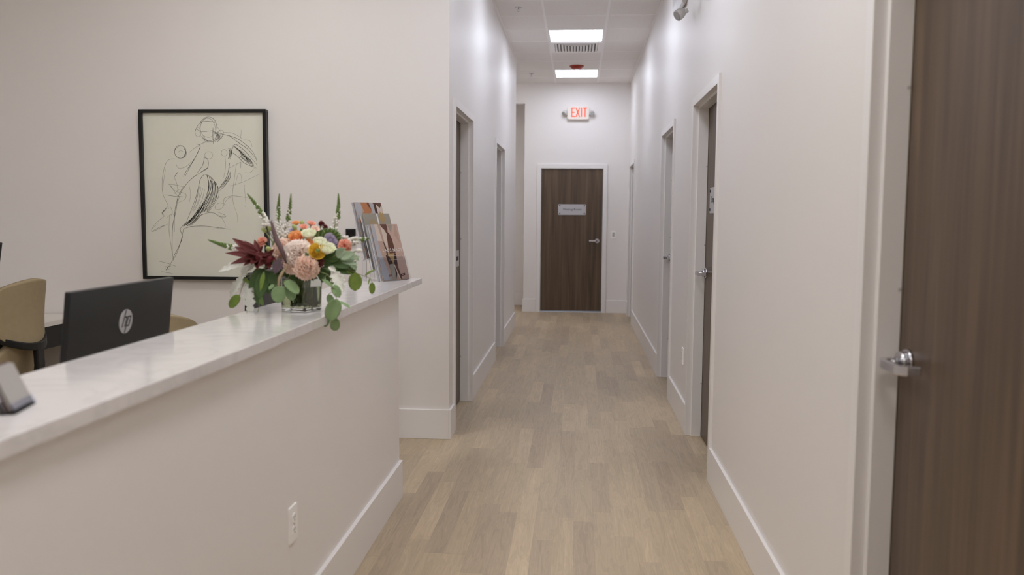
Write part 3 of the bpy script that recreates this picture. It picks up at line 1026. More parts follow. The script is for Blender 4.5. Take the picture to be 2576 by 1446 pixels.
# seat line and drapery
ribbon(D, [(390, 985), (450, 968), (550, 965), (650, 978), (742, 990)], .0028); ribbon(S, [(600, 990), (660, 978), (700, 965), (680, 910), (640, 870)], .0018)
ribbon(D, [(520, 880), (570, 862), (620, 865), (655, 890), (702, 892), (690, 875), (640, 855)], .0025)
ribbon(D, [(540, 850), (560, 830), (575, 860)], .003)
ribbon(S, [(630, 840), (625, 810), (660, 785), (710, 800)], .002); ribbon(S, [(630, 838), (670, 830), (690, 800), (685, 760)], .002)
ribbon(S, [(690, 770), (700, 745), (770, 730), (885, 748)], .0024); ribbon(S, [(700, 780), (730, 745), (800, 735)], .002)
ribbon(S, [(785, 490), (770, 600), (755, 720), (765, 800), (790, 880), (792, 935)], .0018); ribbon(S, [(775, 650), (800, 560), (822, 575), (825, 630)], .0016)
ribbon(S, [(735, 655), (830, 625), (960, 560)], .0018); ribbon(S, [(850, 650), (845, 660), (855, 805), (845, 805)], .0012)
# second figure
ribbon(D, oval(362, 395, 42, 50), .0026); ribbon(D, oval(366, 398, 46, 46, a0=20, a1=340), .0022)
for i in range(5): ribbon(S, [(385 + 6 * i, 360 + 8 * i), (400 + 3 * i, 400), (380 + 4 * i, 440)], .0022, 4)
ribbon(S, [(345, 400), (365, 385), (385, 395)], .002)
ribbon(S, [(320, 448), (270, 460), (240, 520), (225, 620), (230, 720), (265, 800), (272, 835)], .0026); ribbon(S, [(250, 530), (235, 620), (228, 700)], .002)
ribbon(S, [(330, 490), (350, 520), (400, 510), (450, 465)], .002); ribbon(S, [(430, 400), (480, 360), (510, 350)], .0018)
ribbon(D, [(345, 548), (325, 575), (316, 590)], .003); ribbon(S, [(316, 590), (335, 640), (345, 700)], .002)
ribbon(S, [(275, 640), (310, 690), (345, 740)], .002); ribbon(S, [(270, 645), (330, 650), (390, 665)], .002); ribbon(D, [(250, 725), (310, 735), (380, 740)], .0024)
ribbon(S, [(285, 650), (330, 700), (400, 715), (395, 760), (340, 785)], .002); ribbon(S, [(320, 720), (340, 690), (370, 680)], .002)
for i in range(5): ribbon(S, [(265 - 4 * i, 810 + 8 * i), (240 - 4 * i, 845 + 5 * i), (220 + 4 * i, 860 + 8 * i)], .002, 6)
ribbon(S, [(245, 885), (190, 930), (140, 990)], .0024); ribbon(S, [(265, 950), (210, 980), (150, 1010), (145, 990), (190, 950)], .0024); ribbon(D, [(240, 960), (195, 980), (150, 1005)], .0026)
ribbon(S, [(260, 900), (300, 870), (315, 890)], .002); ribbon(S, [(430, 660), (440, 720), (430, 780)], .0014); ribbon(S, [(280, 810), (300, 850), (290, 890)], .0018)
D.obj('sketch_lines', CHARCOAL, t)
S.obj('faint_sketch_lines', CHARCOAL2, t)

# small black wall keypad half hidden by the brochures
kp = at(871, 575, Y=YB)
t = thing('wall_keypad', 'small black keypad on the wall behind the brochures', 'keypad', (kp.x, YB, kp.z))
MB().box(kp.x, YB - .018, kp.z - .1, kp.x + .062, YB, kp.z).obj('keypad_body', BLACK, t, bevel=.004)
MB().box(kp.x + .008, YB - .0195, kp.z - .04, kp.x + .054, YB - .017, kp.z - .01).obj('keypad_screen', SCREEN, t)

# ------------------------------------------------------------------ brochures in a tiered acrylic holder
fdir = Vector((.87, -.49, 0)).normalized()      # direction the covers face
rdir = Vector((-fdir.y, fdir.x, 0))             # viewer's right along the cover
B0 = Vector((-.990, 4.285, CT + .004))
BWID, BHGT, LEAN = .205, .304, R(17)
updir = Vector((0, 0, 1)) * math.cos(LEAN) - fdir * math.sin(LEAN)
ndir = rdir.cross(updir)
C_ = lambda n, c: bpy.data.materials.get(n) or mat(n, c, rough=.3)
CV = {'tan': (178, 152, 138), 'grey': (170, 170, 176), 'brown': (98, 66, 54), 'cream': (206, 190, 178), 'gold': (168, 142, 98), 'dark': (72, 54, 50), 'pink': (192, 164, 152),
      'olive': (152, 147, 136), 'olive2': (160, 142, 112), 'orange': (176, 118, 78), 'deep': (110, 66, 40), 'white': (226, 222, 218), 'navy': (48, 50, 72), 'rose': (150, 100, 92)}


def cvm(k): return C_('print_' + k, CV[k])


TIER = [Vector((0, 0, 0)), -fdir * .056 + Vector((0, 0, .056)), -fdir * .114 + Vector((0, 0, .114))]


def brochure(label, tier, depth, off, art, cover):
    o = B0 + TIER[tier] - ndir * (.004 + depth * .0065) + rdir * off
    t_ = thing('brochure', label, 'brochure', o, group='brochures in the acrylic holder')
    M = Matrix(((rdir.x, updir.x, ndir.x, o.x), (rdir.y, updir.y, ndir.y, o.y), (rdir.z, updir.z, ndir.z, o.z), (0, 0, 0, 1)))
    xform(MB().box(0, 0, -.002, BWID, BHGT, .002), M).obj('booklet', cvm(cover), t_)
    for k, poly, lift in art:
        MB().prism([(u * BWID, (1 - v) * BHGT) for u, v in poly], .0019, .0021 + lift * .00012, 'xy', M).obj('printed_panel', cvm(k), t_)
    return t_, M


front = [('grey', [(0, 0), (.13, 0), (.13, .45), (.3, .99), (0, .99)], 0), ('cream', [(.13, 0), (.24, 0), (.30, .3), (.13, .3)], 1),
         ('brown', [(.34, .0), (.58, .0), (.6, .1), (.54, .2), (.44, .12)], 1), ('cream', [(.34, .03), (.46, .1), (.54, .2), (.5, .3), (.42, .45), (.36, .3)], 2),
         ('pink', [(.56, .12), (.62, .02), (.9, .0), (.99, .0), (.99, .9), (.7, .99), (.66, .4)], 1), ('tan', [(.86, .02), (.93, .0), (.95, .35), (.8, .2)], 2), ('olive', [(.62, .02), (.8, .01), (.7, .16)], 3),
         ('brown', [(.49, .24), (.52, .17), (.57, .145), (.62, .17), (.67, .26), (.7, .5), (.68, .53), (.46, .53)], 3),
         ('dark', [(.32, .3), (.36, .35), (.4, .5), (.36, .62)], 2), ('dark', [(.3, .55), (.7, .53), (.66, .74), (.5, .99), (.38, .99)], 2), ('gold', [(.38, .53), (.64, .52), (.55, .68), (.5, .7)], 4),
         ('olive', [(.34, .72), (.54, .7), (.5, .99), (.36, .99)], 3), ('cream', [(.52, .72), (.55, .72), (.66, .99), (.62, .99)], 4), ('brown', [(.56, .74), (.64, .72), (.72, .99), (.66, .99)], 3),
         ('rose', [(.24, .9), (.36, .89), (.36, .925), (.24, .935)], 5), ('dark', [(.7, .9), (.86, .885), (.86, .925), (.7, .94)], 5), ('pink', [(.74, .907), (.82, .9), (.82, .915), (.74, .922)], 6)]
mid = [('olive', [(0, 0), (.5, 0), (.5, .99), (0, .99)], 0), ('olive2', [(.14, .26), (.18, .16), (.28, .1), (.4, .11), (.49, .18), (.49, .36), (.14, .36)], 1), ('gold', [(.16, .36), (.49, .36), (.49, .7), (.2, .6)], 2), ('dark', [(.22, .5), (.49, .7), (.49, .99), (.24, .99)], 3),
       ('white', [(.5, 0), (.545, 0), (.545, .99), (.5, .99)], 2), ('olive', [(.545, 0), (.99, 0), (.99, .99), (.545, .99)], 0),
       ('gold', [(.58, .12), (.63, .02), (.66, -.04), (.71, .0), (.78, -.02), (.75, .05), (.86, .08), (.76, .11), (.8, .18), (.7, .14), (.66, .22), (.65, .13)], 3), ('olive2', [(.7, .3), (.85, .25), (.95, .3), (.95, .5), (.7, .5)], 1)]
back = [('grey', [(0, 0), (.22, 0), (.22, .8), (0, .8)], 0), ('orange', [(.22, .0), (.5, .0), (.58, .17), (.5, .2), (.3, .2), (.26, .1)], 1), ('deep', [(.44, .0), (.52, .0), (.58, .14), (.48, .07)], 2), ('orange', [(.05, .3), (.3, .15), (.34, .5), (.12, .5)], 1), ('deep', [(.14, .3), (.32, .25), (.36, .9), (.2, .9)], 2), ('navy', [(.12, .93), (.6, .93), (.6, .99), (.12, .99)], 3),
        ('grey', [(.55, 0), (.66, 0), (.7, .25), (.6, .25)], 1), ('dark', [(.7, .05), (.78, .0), (.8, .25), (.7, .25)], 2), ('brown', [(.66, 0), (.98, 0), (.98, .12), (.8, .1)], 1), ('cream', [(.78, .03), (.9, .1), (.99, .05), (.99, .3), (.8, .3)], 3)]
plain = [('grey', [(0, 0), (.12, 0), (.12, .99), (0, .99)], 0)]
_, BM = brochure('front pocket brochure with white capital lettering on its cover', 0, 0, 0, front, 'tan')
lm = xform(text_mb('LADS NADS', .05, width=.148, height=.016, depth=.0005, spacing=1.2), BM @ Matrix.Translation((.122, BHGT * .535, .0031)))
lm.obj('cover_title', cvm('white'), _)
lm = MB()
for b_ in ((.075, .43, .195, .436), (.075, .355, .195, .361), (.189, .355, .195, .436), (.075, .505, .2, .508)): lm.box(b_[0], b_[1] * BHGT, .0028, b_[2], b_[3] * BHGT, .0032)
xform(lm, BM).obj('cover_rule', cvm('cream'), _)
brochure('brochure tucked second in the front pocket, pale edge showing', 0, 1, -.012, plain, 'white')
brochure('brochure at the rear of the front pocket, grey edge showing', 0, 2, -.022, plain, 'grey')
brochure('middle pocket brochure with a gold star on olive grey', 1, 0, 0, mid, 'olive')
brochure('brochure tucked behind the gold star one', 1, 1, -.010, plain, 'white')
brochure('tallest back pocket brochure with an orange portrait panel', 2, 0, 0, back, 'tan')
brochure('rearmost brochure, only its grey left edge showing', 2, 1, -.010, plain, 'grey')

o = B0.copy()
o.z = CT
t = thing('brochure_holder', 'clear acrylic three tier brochure holder at the counter end', 'brochure holder', o)
M0 = Matrix(((rdir.x, updir.x, ndir.x, 0), (rdir.y, updir.y, ndir.y, 0), (rdir.z, updir.z, ndir.z, 0), (0, 0, 0, 1)))
for k in range(3):
    p = B0 + TIER[k]
    M = Matrix.Translation(p) @ M0
    xform(MB().box(-.004, -.003, -.0275, BWID + .004, .20, -.025), M).obj('back_plate', ACRYL, t)
    xform(MB().box(-.004, -.003, .003, BWID + .004, .125, .0052), M).obj('front_plate', ACRYL, t)
    xform(MB().box(-.004, -.0055, -.0275, BWID + .004, -.0032, .0052), M).obj('pocket_floor', ACRYL, t)
Mb = Matrix(((rdir.x, fdir.x, 0, B0.x), (rdir.y, fdir.y, 0, B0.y), (0, 0, 1, CT), (0, 0, 0, 1)))
for k in (1, 2):
    xform(MB().box(-.003, -.056 * k - .034, .0, -.0005, -.056 * k - .005, .052 * k + .004), Mb).obj('riser', ACRYL, t)
    xform(MB().box(BWID + .0005, -.056 * k - .034, .0, BWID + .003, -.056 * k - .005, .052 * k + .004), Mb).obj('riser', ACRYL, t)

# ------------------------------------------------------------------ card holder at the near end of the counter
A0 = at(38, 1042, Z=CT)
A1 = at(88, 1014, Z=CT)
cr = (A1 - A0)
cr.z = 0
cw = cr.length
cr.normalize()
cf = Vector((cr.y, -cr.x, 0))
cf = cf if cf.x > 0 else -cf
LE = R(24)
cu_ = Vector((0, 0, 1)) * math.cos(LE) - cf * math.sin(LE)
cn = cr.cross(cu_)
if cn.x < 0: cn = -cn
Mc = Matrix(((cr.x, cu_.x, cn.x, A0.x), (cr.y, cu_.y, cn.y, A0.y), (cr.z, cu_.z, cn.z, CT), (0, 0, 0, 1)))
t = thing('card_holder', 'clear acrylic card holder at the near end of the counter', 'card holder', (A0.x, A0.y, CT))
Mf = Matrix(((cr.x, cf.x, 0, A0.x), (cr.y, cf.y, 0, A0.y), (0, 0, 1, CT), (0, 0, 0, 1)))
xform(MB().box(-.004, -.06, 0, cw + .004, .002, .003), Mf).obj('base_plate', ACRYLB, t)
xform(MB().box(-.004, .004, -.0165, cw + .004, .062, -.014), Mc).obj('back_plate', ACRYLB, t)
xform(MB().box(-.004, .004, .0012, cw + .004, .018, .0026), Mc).obj('front_lip', ACRYLB, t)
xform(MB().box(-.004, .004, -.0165, cw + .004, .0065, .003), Mc).obj('ledge', ACRYLB, t)
CARD = mat('grey_card', (176, 172, 168), rough=.45)
for i, (h_, lab, cm) in enumerate(((.075, 'grey business card leading the card holder stack', CARD), (.078, 'grey business card behind the leading card in the holder', CARD), (.081, 'maroon business card at the back of the holder', mat('maroon_card', (92, 58, 56), rough=.45)))):
    tg = xform(MB().box(.002, .0075, -.002 - i * .0045, cw - .002, h_ + .0075, .0005 - i * .0045), Mc).obj('business_card', cm)
    tag(tg, lab, 'card', 'business cards in the holder')

# ------------------------------------------------------------------ vase
VC = Vector((-.983, 2.96, CT))
VR = R(-19)
VH, VS = .118, .054
t = thing('glass_vase', 'square clear glass vase of water on the white counter', 'vase', VC, VR, local=True)
vm = MB()
def ring(hs, z, r_=.009):
    return [(x, y, z) for x, y in rrect(hs * 2, hs * 2, r_, 3)]
rings = [ring(VS - .004, 0), ring(VS - .002, .004), ring(VS, VH), ring(VS - .0035, VH, .006), ring(VS - .0055, .012, .006)]
n = len(rings[0])
vs = [p for r_ in rings for p in r_]
fs = [tuple(range(n - 1, -1, -1))]
for i in range(len(rings) - 1):
    for k in range(n): fs.append((i * n + k, i * n + (k + 1) % n, (i + 1) * n + (k + 1) % n, (i + 1) * n + k))
fs.append(tuple(range((len(rings) - 1) * n, len(rings) * n)))
vm.add(vs, fs)
vm.obj('vase_glass', GLASS, t)
wr = [ring(VS - .0052, .0125, .006), ring(VS - .0039, .085, .006)]
wm = MB()
wm.add([p for r_ in wr for p in r_], [tuple(range(n - 1, -1, -1)), tuple(range(n, 2 * n))] + [(k, (k + 1) % n, n + (k + 1) % n, n + k) for k in range(n)])
wm.obj('water', WATER, t)

# ------------------------------------------------------------------ flowers
fr_ = random.Random(11)
def pm(n_, c, rough=.6, noise=.08, ns=60): return bpy.data.materials.get(n_) or mat(n_, c, rough=rough, noise=noise, nscale=ns)


PM = dict(maroon=pm('maroon_bract', (104, 46, 44)), deepred=pm('deep_red_petal', (104, 28, 34)), peach=pm('peach_petal', (246, 216, 198)), blush=pm('blush_petal', (250, 234, 224)), coral=pm('coral_petal', (244, 176, 154)),
          orange=pm('orange_petal', (238, 166, 104)), yellow=pm('yellow_petal', (230, 194, 66)), cream=pm('cream_petal', (238, 240, 214)), lav=pm('lavender_petal', (184, 172, 198)), white=pm('white_floret', (238, 236, 230)),
          dgreen=pm('dark_green_leaf', (76, 102, 56)), mgreen=pm('mid_green_leaf', (112, 142, 78)), euc=pm('eucalyptus_leaf', (132, 160, 112), noise=.12, ns=25), bright=pm('bright_leaf', (118, 142, 62), noise=.1), sage=pm('silver_sage_leaf', (234, 236, 228)), sagem=pm('grey_green_leaf', (150, 170, 140)),
          plume=pm('brown_plume', (96, 74, 74)), beigep=pm('beige_plume', (178, 158, 128)), stem=pm('green_stem', (132, 140, 92)), bud=pm('pale_green_bud', (190, 204, 132)), purple=pm('purple_leaf', (108, 90, 100)), tip=pm('green_spike_tip', (112, 136, 72)))
NECK = Vector((VC.x, VC.y, CT + VH + .01))
BC = Vector((VC.x, VC.y, CT + .19))
_base_n = [0]


def stem_base():
    i = _base_n[0]
    _base_n[0] += 1
    a = i * 2.39996
    r_ = .034 * math.sqrt(((i * 7) % 41 + .5) / 41)
    return Vector((VC.x + r_ * math.cos(a), VC.y + r_ * math.sin(a), CT + .016))


def bez(p0, p1, p2, n=10):
    return [p0.lerp(p1, k / n).lerp(p1.lerp(p2, k / n), k / n) for k in range(n + 1)]


def stem_path(head, b, n=10):
    # mirrored start in the vase, through the neck, to the head
    off = (head - NECK)
    flat = Vector((off.x, off.y, 0))
    if flat.length > .001: flat = flat.normalized() * min(.034, flat.length * .35)
    nk = NECK + flat
    ctrl = nk + Vector((flat.x * .3, flat.y * .3, .03))
    return [b, b.lerp(nk, .5), nk] + bez(nk, ctrl, head, n)[1:]


def frame(d):
    d = d.normalized()
    a = d.cross(Vector((0, 0, 1)) if abs(d.z) < .95 else Vector((1, 0, 0))).normalized()
    b = a.cross(d)
    return a, b, d


def facing(c):
    v = (c - BC).normalized() * .9 + Vector((.28, -.8, .5))
    return v.normalized()


def petal_cup(mb, c, d, R0, H0, phi, wid, tipn=.5, curl=0, nu=5, nv=5, wav=0, rough=0):
    a, b, d = frame(d)
    ph0 = fr_.uniform(0, 6)
    def fn(s, t_):
        s = 2 * s - 1
        ang = phi + s * wid * (1 - tipn * t_ ** 3) * (.45 + .55 * min(1, t_ * 2.2))
        rho = R0 * (.18 + .82 * math.sin(min(1, t_ * 1.08) * PI / 2)) + curl * R0 * t_ ** 3
        h = H0 * t_ - abs(curl) * H0 * .3 * t_ ** 4 - .08 * H0 * s * s * t_
        if wav: rho += wav * R0 * t_ * t_ * math.sin(7 * s + ph0); h += wav * H0 * t_ * math.cos(6 * s + ph0)
        return c + (a * math.cos(ang) + b * math.sin(ang)) * rho + d * h
    mb.grid(fn, nu, nv)


def bloom_rose(mb, c, d, r_, layers=5, open_=1.0):
    for i in range(layers):
        k = (i + 1) / layers
        n_ = 3 + i
        for j in range(n_):
            petal_cup(mb, c - d.normalized() * r_ * .55, d, r_ * k * (.95 if i < layers - 1 else 1), r_ * (1.25 - .35 * k * open_), 2 * PI * j / n_ + i * 1.1 + fr_.uniform(-.1, .1), 2.1 * PI / n_ * .62, .25, .18 * k * open_ if i > 1 else -.1)


def bloom_carn(mb, c, d, r_, n_=46):
    a, b, d = frame(d)
    for i in range(n_):
        el = R(fr_.uniform(-12, 88))
        az = i * 2.39996
        dirv = (a * math.cos(az) + b * math.sin(az)) * math.cos(el) + d * math.sin(el)
        side = dirv.cross(d if el < 1.2 else a).normalized()
        upv = side.cross(dirv)
        ph = fr_.uniform(0, 6)
        L = r_ * fr_.uniform(.85, 1.06)
        wd = r_ * fr_.uniform(.36, .5)
        def fn(s, t_):
            s = 2 * s - 1
            ruf = .10 * r_ * t_ * t_ * math.sin(9 * s + ph) + .16 * r_ * t_ * math.sin(3 * s + ph)
            return c + dirv * (L * (t_ - .1 * s * s * t_ + .05 * t_ * math.sin(13 * s + ph))) + side * (wd * s * (.12 + .88 * t_)) + upv * ruf
        mb.grid(fn, 8, 4)


def leaf_blade(mb, c, d, nrm, L, W, shape='round', fold=.12, droop=0.0, nu=6, nv=9, lobes=0):
    d = d.normalized()
    s_ = d.cross(nrm).normalized()
    n_ = s_.cross(d).normalized()
    def fn(s, t_):
        s = 2 * s - 1
        if shape == 'round': wd = math.sqrt(max(0, 1 - (2 * t_ - 1) ** 2)) * (1 - .12 * t_)
        elif shape == 'lance': wd = math.sin(PI * t_ ** .8) ** .9 if 0 < t_ < 1 else 0
        else: wd = math.sin(PI * min(1, .08 + t_ * .9)) * (.5 + .5 * abs(math.cos(lobes * PI * t_)))
        wd = max(wd, .015)
        return c + d * (L * t_) + s_ * (W / 2 * wd * s) + n_ * (fold * W * s * s * wd - droop * L * t_ * t_)
    mb.grid(fn, nu, nv)


def flower(name, label, px, py, Y, r_, m, kind='rose', d=None, grp='flowers in the vase', cat='flower', sm='stem', **k):
    c = at(px, py, Y=Y)
    rr = r_ * Y / F
    b = stem_base()
    t_ = thing(name, label, cat, b, group=grp)
    d = (d or facing(c)).normalized()
    mb = MB()
    if kind == 'rose': bloom_rose(mb, c, d, rr, **k)
    elif kind == 'carn': bloom_carn(mb, c, d, rr, **k)
    elif kind == 'bud':
        mb.ell(c, (rr * .72, rr * .72, rr * 1.1), rot=d.to_track_quat('Z', 'Y').to_matrix())
        for j in range(4): petal_cup(mb, c - d * rr * .9, d, rr * .85, rr * 1.9, 2 * PI * j / 4, .9, .6, -.45)
    mb.obj('bloom', PM[m], t_, solid=.0008)
    if kind == 'rose' and m in ('yellow', 'orange'):
        ce = MB()
        ce.ell(c + d * rr * .42, rr * .26)
        ce.obj('flower_centre', PM['mgreen' if m == 'yellow' else 'orange'], t_)
    st = stem_path(c - d * rr * .5, b)
    MB().tube(st, .0022, 6).obj('stem', PM[sm], t_)
    sp = MB()
    for j in range(5):
        ang = 2 * PI * j / 5
        a_, b_, dd = frame(d)
        v = (a_ * math.cos(ang) + b_ * math.sin(ang))
        leaf_blade(sp, c - d * rr * .6, v + d * .5, d, rr * .9, rr * .5, 'lance')
    sp.obj('sepal', PM['mgreen'], t_)
    return t_


# --- blooms, left to right and top to bottom
flower('carnation', 'large blush carnation in the middle of the bouquet front', 750, 637, 2.88, 38, 'blush', 'carn', n_=80)
flower('carnation', 'peach carnation hanging lowest over the vase rim', 770, 671, 2.86, 35, 'peach', 'carn', n_=80)
flower('carnation', 'peach carnation behind the brown grass plume', 716, 630, 2.92, 32, 'peach', 'carn', n_=70)
flower('carnation', 'peach carnation low between the plume and the lowest bloom', 734, 662, 2.88, 28, 'peach', 'carn', n_=60)
flower('carnation', 'coral carnation behind the dark red bracts on the left', 661, 609, 2.98, 15, 'coral', 'carn', n_=34)
flower('carnation', 'coral carnation at the right side by the grey leaves', 866, 619, 2.93, 19, 'coral', 'carn', n_=40)
flower('ranunculus', 'yellow ranunculus right of the big blush carnation', 797, 633, 2.86, 19, 'yellow', layers=6)
flower('ranunculus', 'orange ranunculus tucked above the yellow ranunculus', 777, 618, 2.90, 15, 'orange', layers=5)
flower('ranunculus', 'orange ranunculus high in the middle of the bouquet', 745, 596, 2.92, 17, 'orange', layers=6)
flower('lisianthus', 'cream bloom at the top beside the orange ranunculus', 777, 592, 2.92, 18, 'cream', layers=5, open_=.3, d=Vector((.1, -.45, .8)))
flower('lisianthus', 'cream bloom above right of the yellow ranunculus', 804, 611, 2.89, 16, 'cream', layers=5, open_=.3, d=Vector((.2, -.45, .8)))
flower('lisianthus', 'cream bloom lowest of the three, beside the lavender rose', 822, 628, 2.88, 20, 'cream', layers=5, open_=.3, d=Vector((.35, -.5, .75)))
flower('rose', 'lavender rose right of the cream blooms', 833, 606, 2.92, 18, 'lav', layers=5)
flower('rose', 'small lavender rose behind the orange ranunculus', 737, 579, 2.99, 9, 'lav', layers=3)
flower('spray_rose', 'small orange spray rose on the bouquet crest, left', 744, 561, 3.02, 10, 'orange', layers=3)
flower('spray_rose', 'small coral spray rose on the bouquet crest, centre', 783, 562, 3.02, 10, 'coral', layers=3)
flower('spray_rose', 'small peach spray rose just under the crest, centre', 764, 571, 2.98, 10, 'coral', layers=3)
flower('spray_rose', 'small peach spray rose right under the crest', 793, 576, 2.97, 10, 'peach', layers=3)
flower('scabiosa', 'dark red button bloom on the crest at the right', 808, 564, 3.0, 9, 'deepred', 'carn', n_=26)
flower('scabiosa', 'dark red button bloom just right of its twin', 817, 572, 2.99, 8, 'deepred', 'carn', n_=26)
flower('scabiosa', 'dark maroon bloom in shade right of the peach carnation', 803, 660, 2.87, 14, 'maroon', 'carn', n_=30)
flower('bud', 'pale green bud at the upper left below the white spike', 679, 572, 2.97, 9, 'bud', 'bud')
flower('bud', 'pale green bud leaning left below the white spike', 664, 578, 2.97, 8, 'bud', 'bud', d=Vector((-.6, -.2, .7)))
flower('bud', 'pale green bud between dark red bracts and plume', 676, 627, 2.90, 9, 'bud', 'bud')
flower('bud', 'pale green bud on the crest left of centre', 741, 572, 2.98, 8, 'bud', 'bud', d=Vector((-.4, -.3, .8)))
flower('bud', 'pale green bud on the crest beside the orange spray rose', 760, 562, 3.01, 8, 'bud', 'bud')
flower('bud', 'white bud tip sticking out at the right of the bouquet', 903, 630, 2.93, 8, 'white', 'bud', d=Vector((1, -.1, .05)))


# --- white flowering spikes
def spike(label, tip, base, Y, rad=8.5, bend=0.0, white=.45):
    p1 = at(*tip, Y=Y)
    p0 = at(*base, Y=Y - .01)
    b = stem_base()
    t_ = thing('veronica_spike', label, 'flower', b, group='white flower spikes')
    ax = p1 - p0
    L = ax.length
    side = ax.cross(Vector((0, 1, 0))).normalized()
    def P(k): return p0 + ax * k + side * bend * math.sin(PI * k) * L
    rr = rad * Y / F
    MB().tube(stem_path(p0, b)[:-1] + [P(0), P(.25), P(.5), P(.75), P(.98)], [.0022] * 12 + [.002, .0018, .0015, .001, .0006][:5], 6).obj('stem', PM['stem'], t_) if False else MB().tube(stem_path(p0, b) + [P(.25), P(.5), P(.75), P(.98)], .0016, 6).obj('stem', PM['stem'], t_)
    gt, wf = MB(), MB()
    n_ = 110
    for i in range(n_):
        k = (i + .5) / n_
        an = i * 2.39996
        pr = rr * (1 - k) ** .75 * (.95 if k > white else 1.25) + .0011
        v = side * math.cos(an) + Vector((0, 1, 0)) * math.sin(an)
        c = P(k)
        tgt = wf if (k < white or (k < white + .25 and fr_.random() < .35)) else gt
        if k < white and fr_.random() < .48: continue
        s_ = pr * (.34 if tgt is wf else .38) + .0008
        tgt.ell(c + v * pr * .75, (s_, s_, s_ * 1.25), 6, 4, rot=(v + ax.normalized() * .8).to_track_quat('Z', 'Y').to_matrix())
    gt.obj('green_tip', PM['tip'], t_)
    wf.obj('white_florets', PM['white'], t_)


spike('white flower spike at the left crossing the drawing frame', (622, 487), (676, 580), 2.97, 9, -.05)
spike('white flower spike, left of the upright middle pair', (703, 486), (706, 600), 2.98, 8.5, .04)
spike('white flower spike, right of the upright middle pair', (732, 486), (707, 606), 2.96, 8.5, -.05)
spike('lone white flower spike standing at the right', (851, 486), (839, 578), 2.98, 7.5, -.06, .35)
spike('green flower spike pointing far left', (523, 603), (604, 627), 2.95, 8, .02, .2)
spike('white flower spike pointing right towards the brochures', (931, 599), (866, 606), 2.96, 10, -.02, .62)

# --- dark red protea-like flowers
def protea(label, head, Y, tips, rad):
    c = at(*head, Y=Y)
    b = stem_base()
    t_ = thing('leucadendron', label, 'flower', b, group='dark red bract flowers')
    mb = MB()
    for (tx, ty, dy, wd) in tips:
        e = at(tx, ty, Y=Y + dy)
        d = e - c
        leaf_blade(mb, c, d, Vector((0, -.8, .6)), d.length, wd * 1.3 * Y / F, 'lance', fold=.3, droop=fr_.uniform(-.08, .08))
    mb.obj('bract', PM['maroon'], t_, solid=.0012)
    MB().ell(c + (at(*head, Y=Y - .02) - c), (rad * Y / F,) * 3, 10, 8).obj('flower_head', PM['deepred'], t_)
    MB().tube(stem_path(c, b), .003, 6).obj('stem', PM['stem'], t_)


protea('large dark red bract flower reaching out to the left', (655, 648), 2.89,
       [(583, 596, .03, 17), (566, 634, -.03, 15), (579, 663, -.04, 16), (600, 610, -.05, 18), (603, 650, -.06, 17), (615, 606, .05, 15), (590, 622, .0, 16), (640, 602, .02, 13), (612, 666, -.05, 15), (646, 675, -.06, 18), (676, 660, -.06, 18), (684, 640, -.04, 14), (612, 632, -.07, 16), (632, 668, -.07, 18), (658, 618, -.06, 16)], 16)
protea('small dark red bract flower just right of the large one', (676, 652), 2.86,
       [(641, 637, -.03, 14), (690, 626, -.02, 13), (650, 671, -.03, 17), (678, 676, -.03, 16), (695, 655, -.03, 14), (665, 640, -.06, 16), (655, 655, -.06, 16)], 11)

# --- grass plumes
def plume(label, pts, Y, rad, m):
    P = smooth([tuple(at(x, y, Y=Y + dy)) for x, y, dy in pts], 4)
    P = [Vector(p) for p in P]
    b = stem_base()
    t_ = thing('grass_plume', label, 'grass', b, group='fountain grass plumes')
    MB().tube(stem_path(P[0], b) + P[1:], .0014, 5).obj('stem', PM['stem'], t_)
    mb = MB()
    n_ = len(P)
    rr = rad * Y / F
    mb.tube(P, [rr * .55 * math.sin(PI * (.08 + .84 * i / (n_ - 1))) for i in range(n_)], 8)
    for i in range(260):
        k = fr_.random() * (n_ - 1.001)
        j = int(k)
        c = P[j].lerp(P[j + 1], k - j)
        ax = (P[j + 1] - P[j]).normalized()
        v = Vector((fr_.gauss(0, 1), fr_.gauss(0, 1), fr_.gauss(0, 1)))
        v = (v - ax * v.dot(ax)).normalized()
        L = rr * (1.1 * math.sin(PI * (.06 + .88 * k / n_)) + .15)
        e = c + (v * .8 + ax * .7) * L
        w_ = ax.cross(v) * .0005
        mb.add([c + w_, c - w_, e, c + v * .0006], [(0, 1, 2), (1, 3, 2), (3, 0, 2)])
    mb.obj('plume', PM[m], t_)


plume('dark brown grass plume leaning across the peach blooms', [(720, 662, -.05), (708, 628, -.06), (694, 598, -.03), (682, 556, .0)], 2.88, 13, 'plume')
plume('beige grass plume curling down in front of the vase', [(733, 664, -.06), (716, 678, -.08), (703, 700, -.09), (700, 722, -.09)], 2.92, 7, 'beigep')

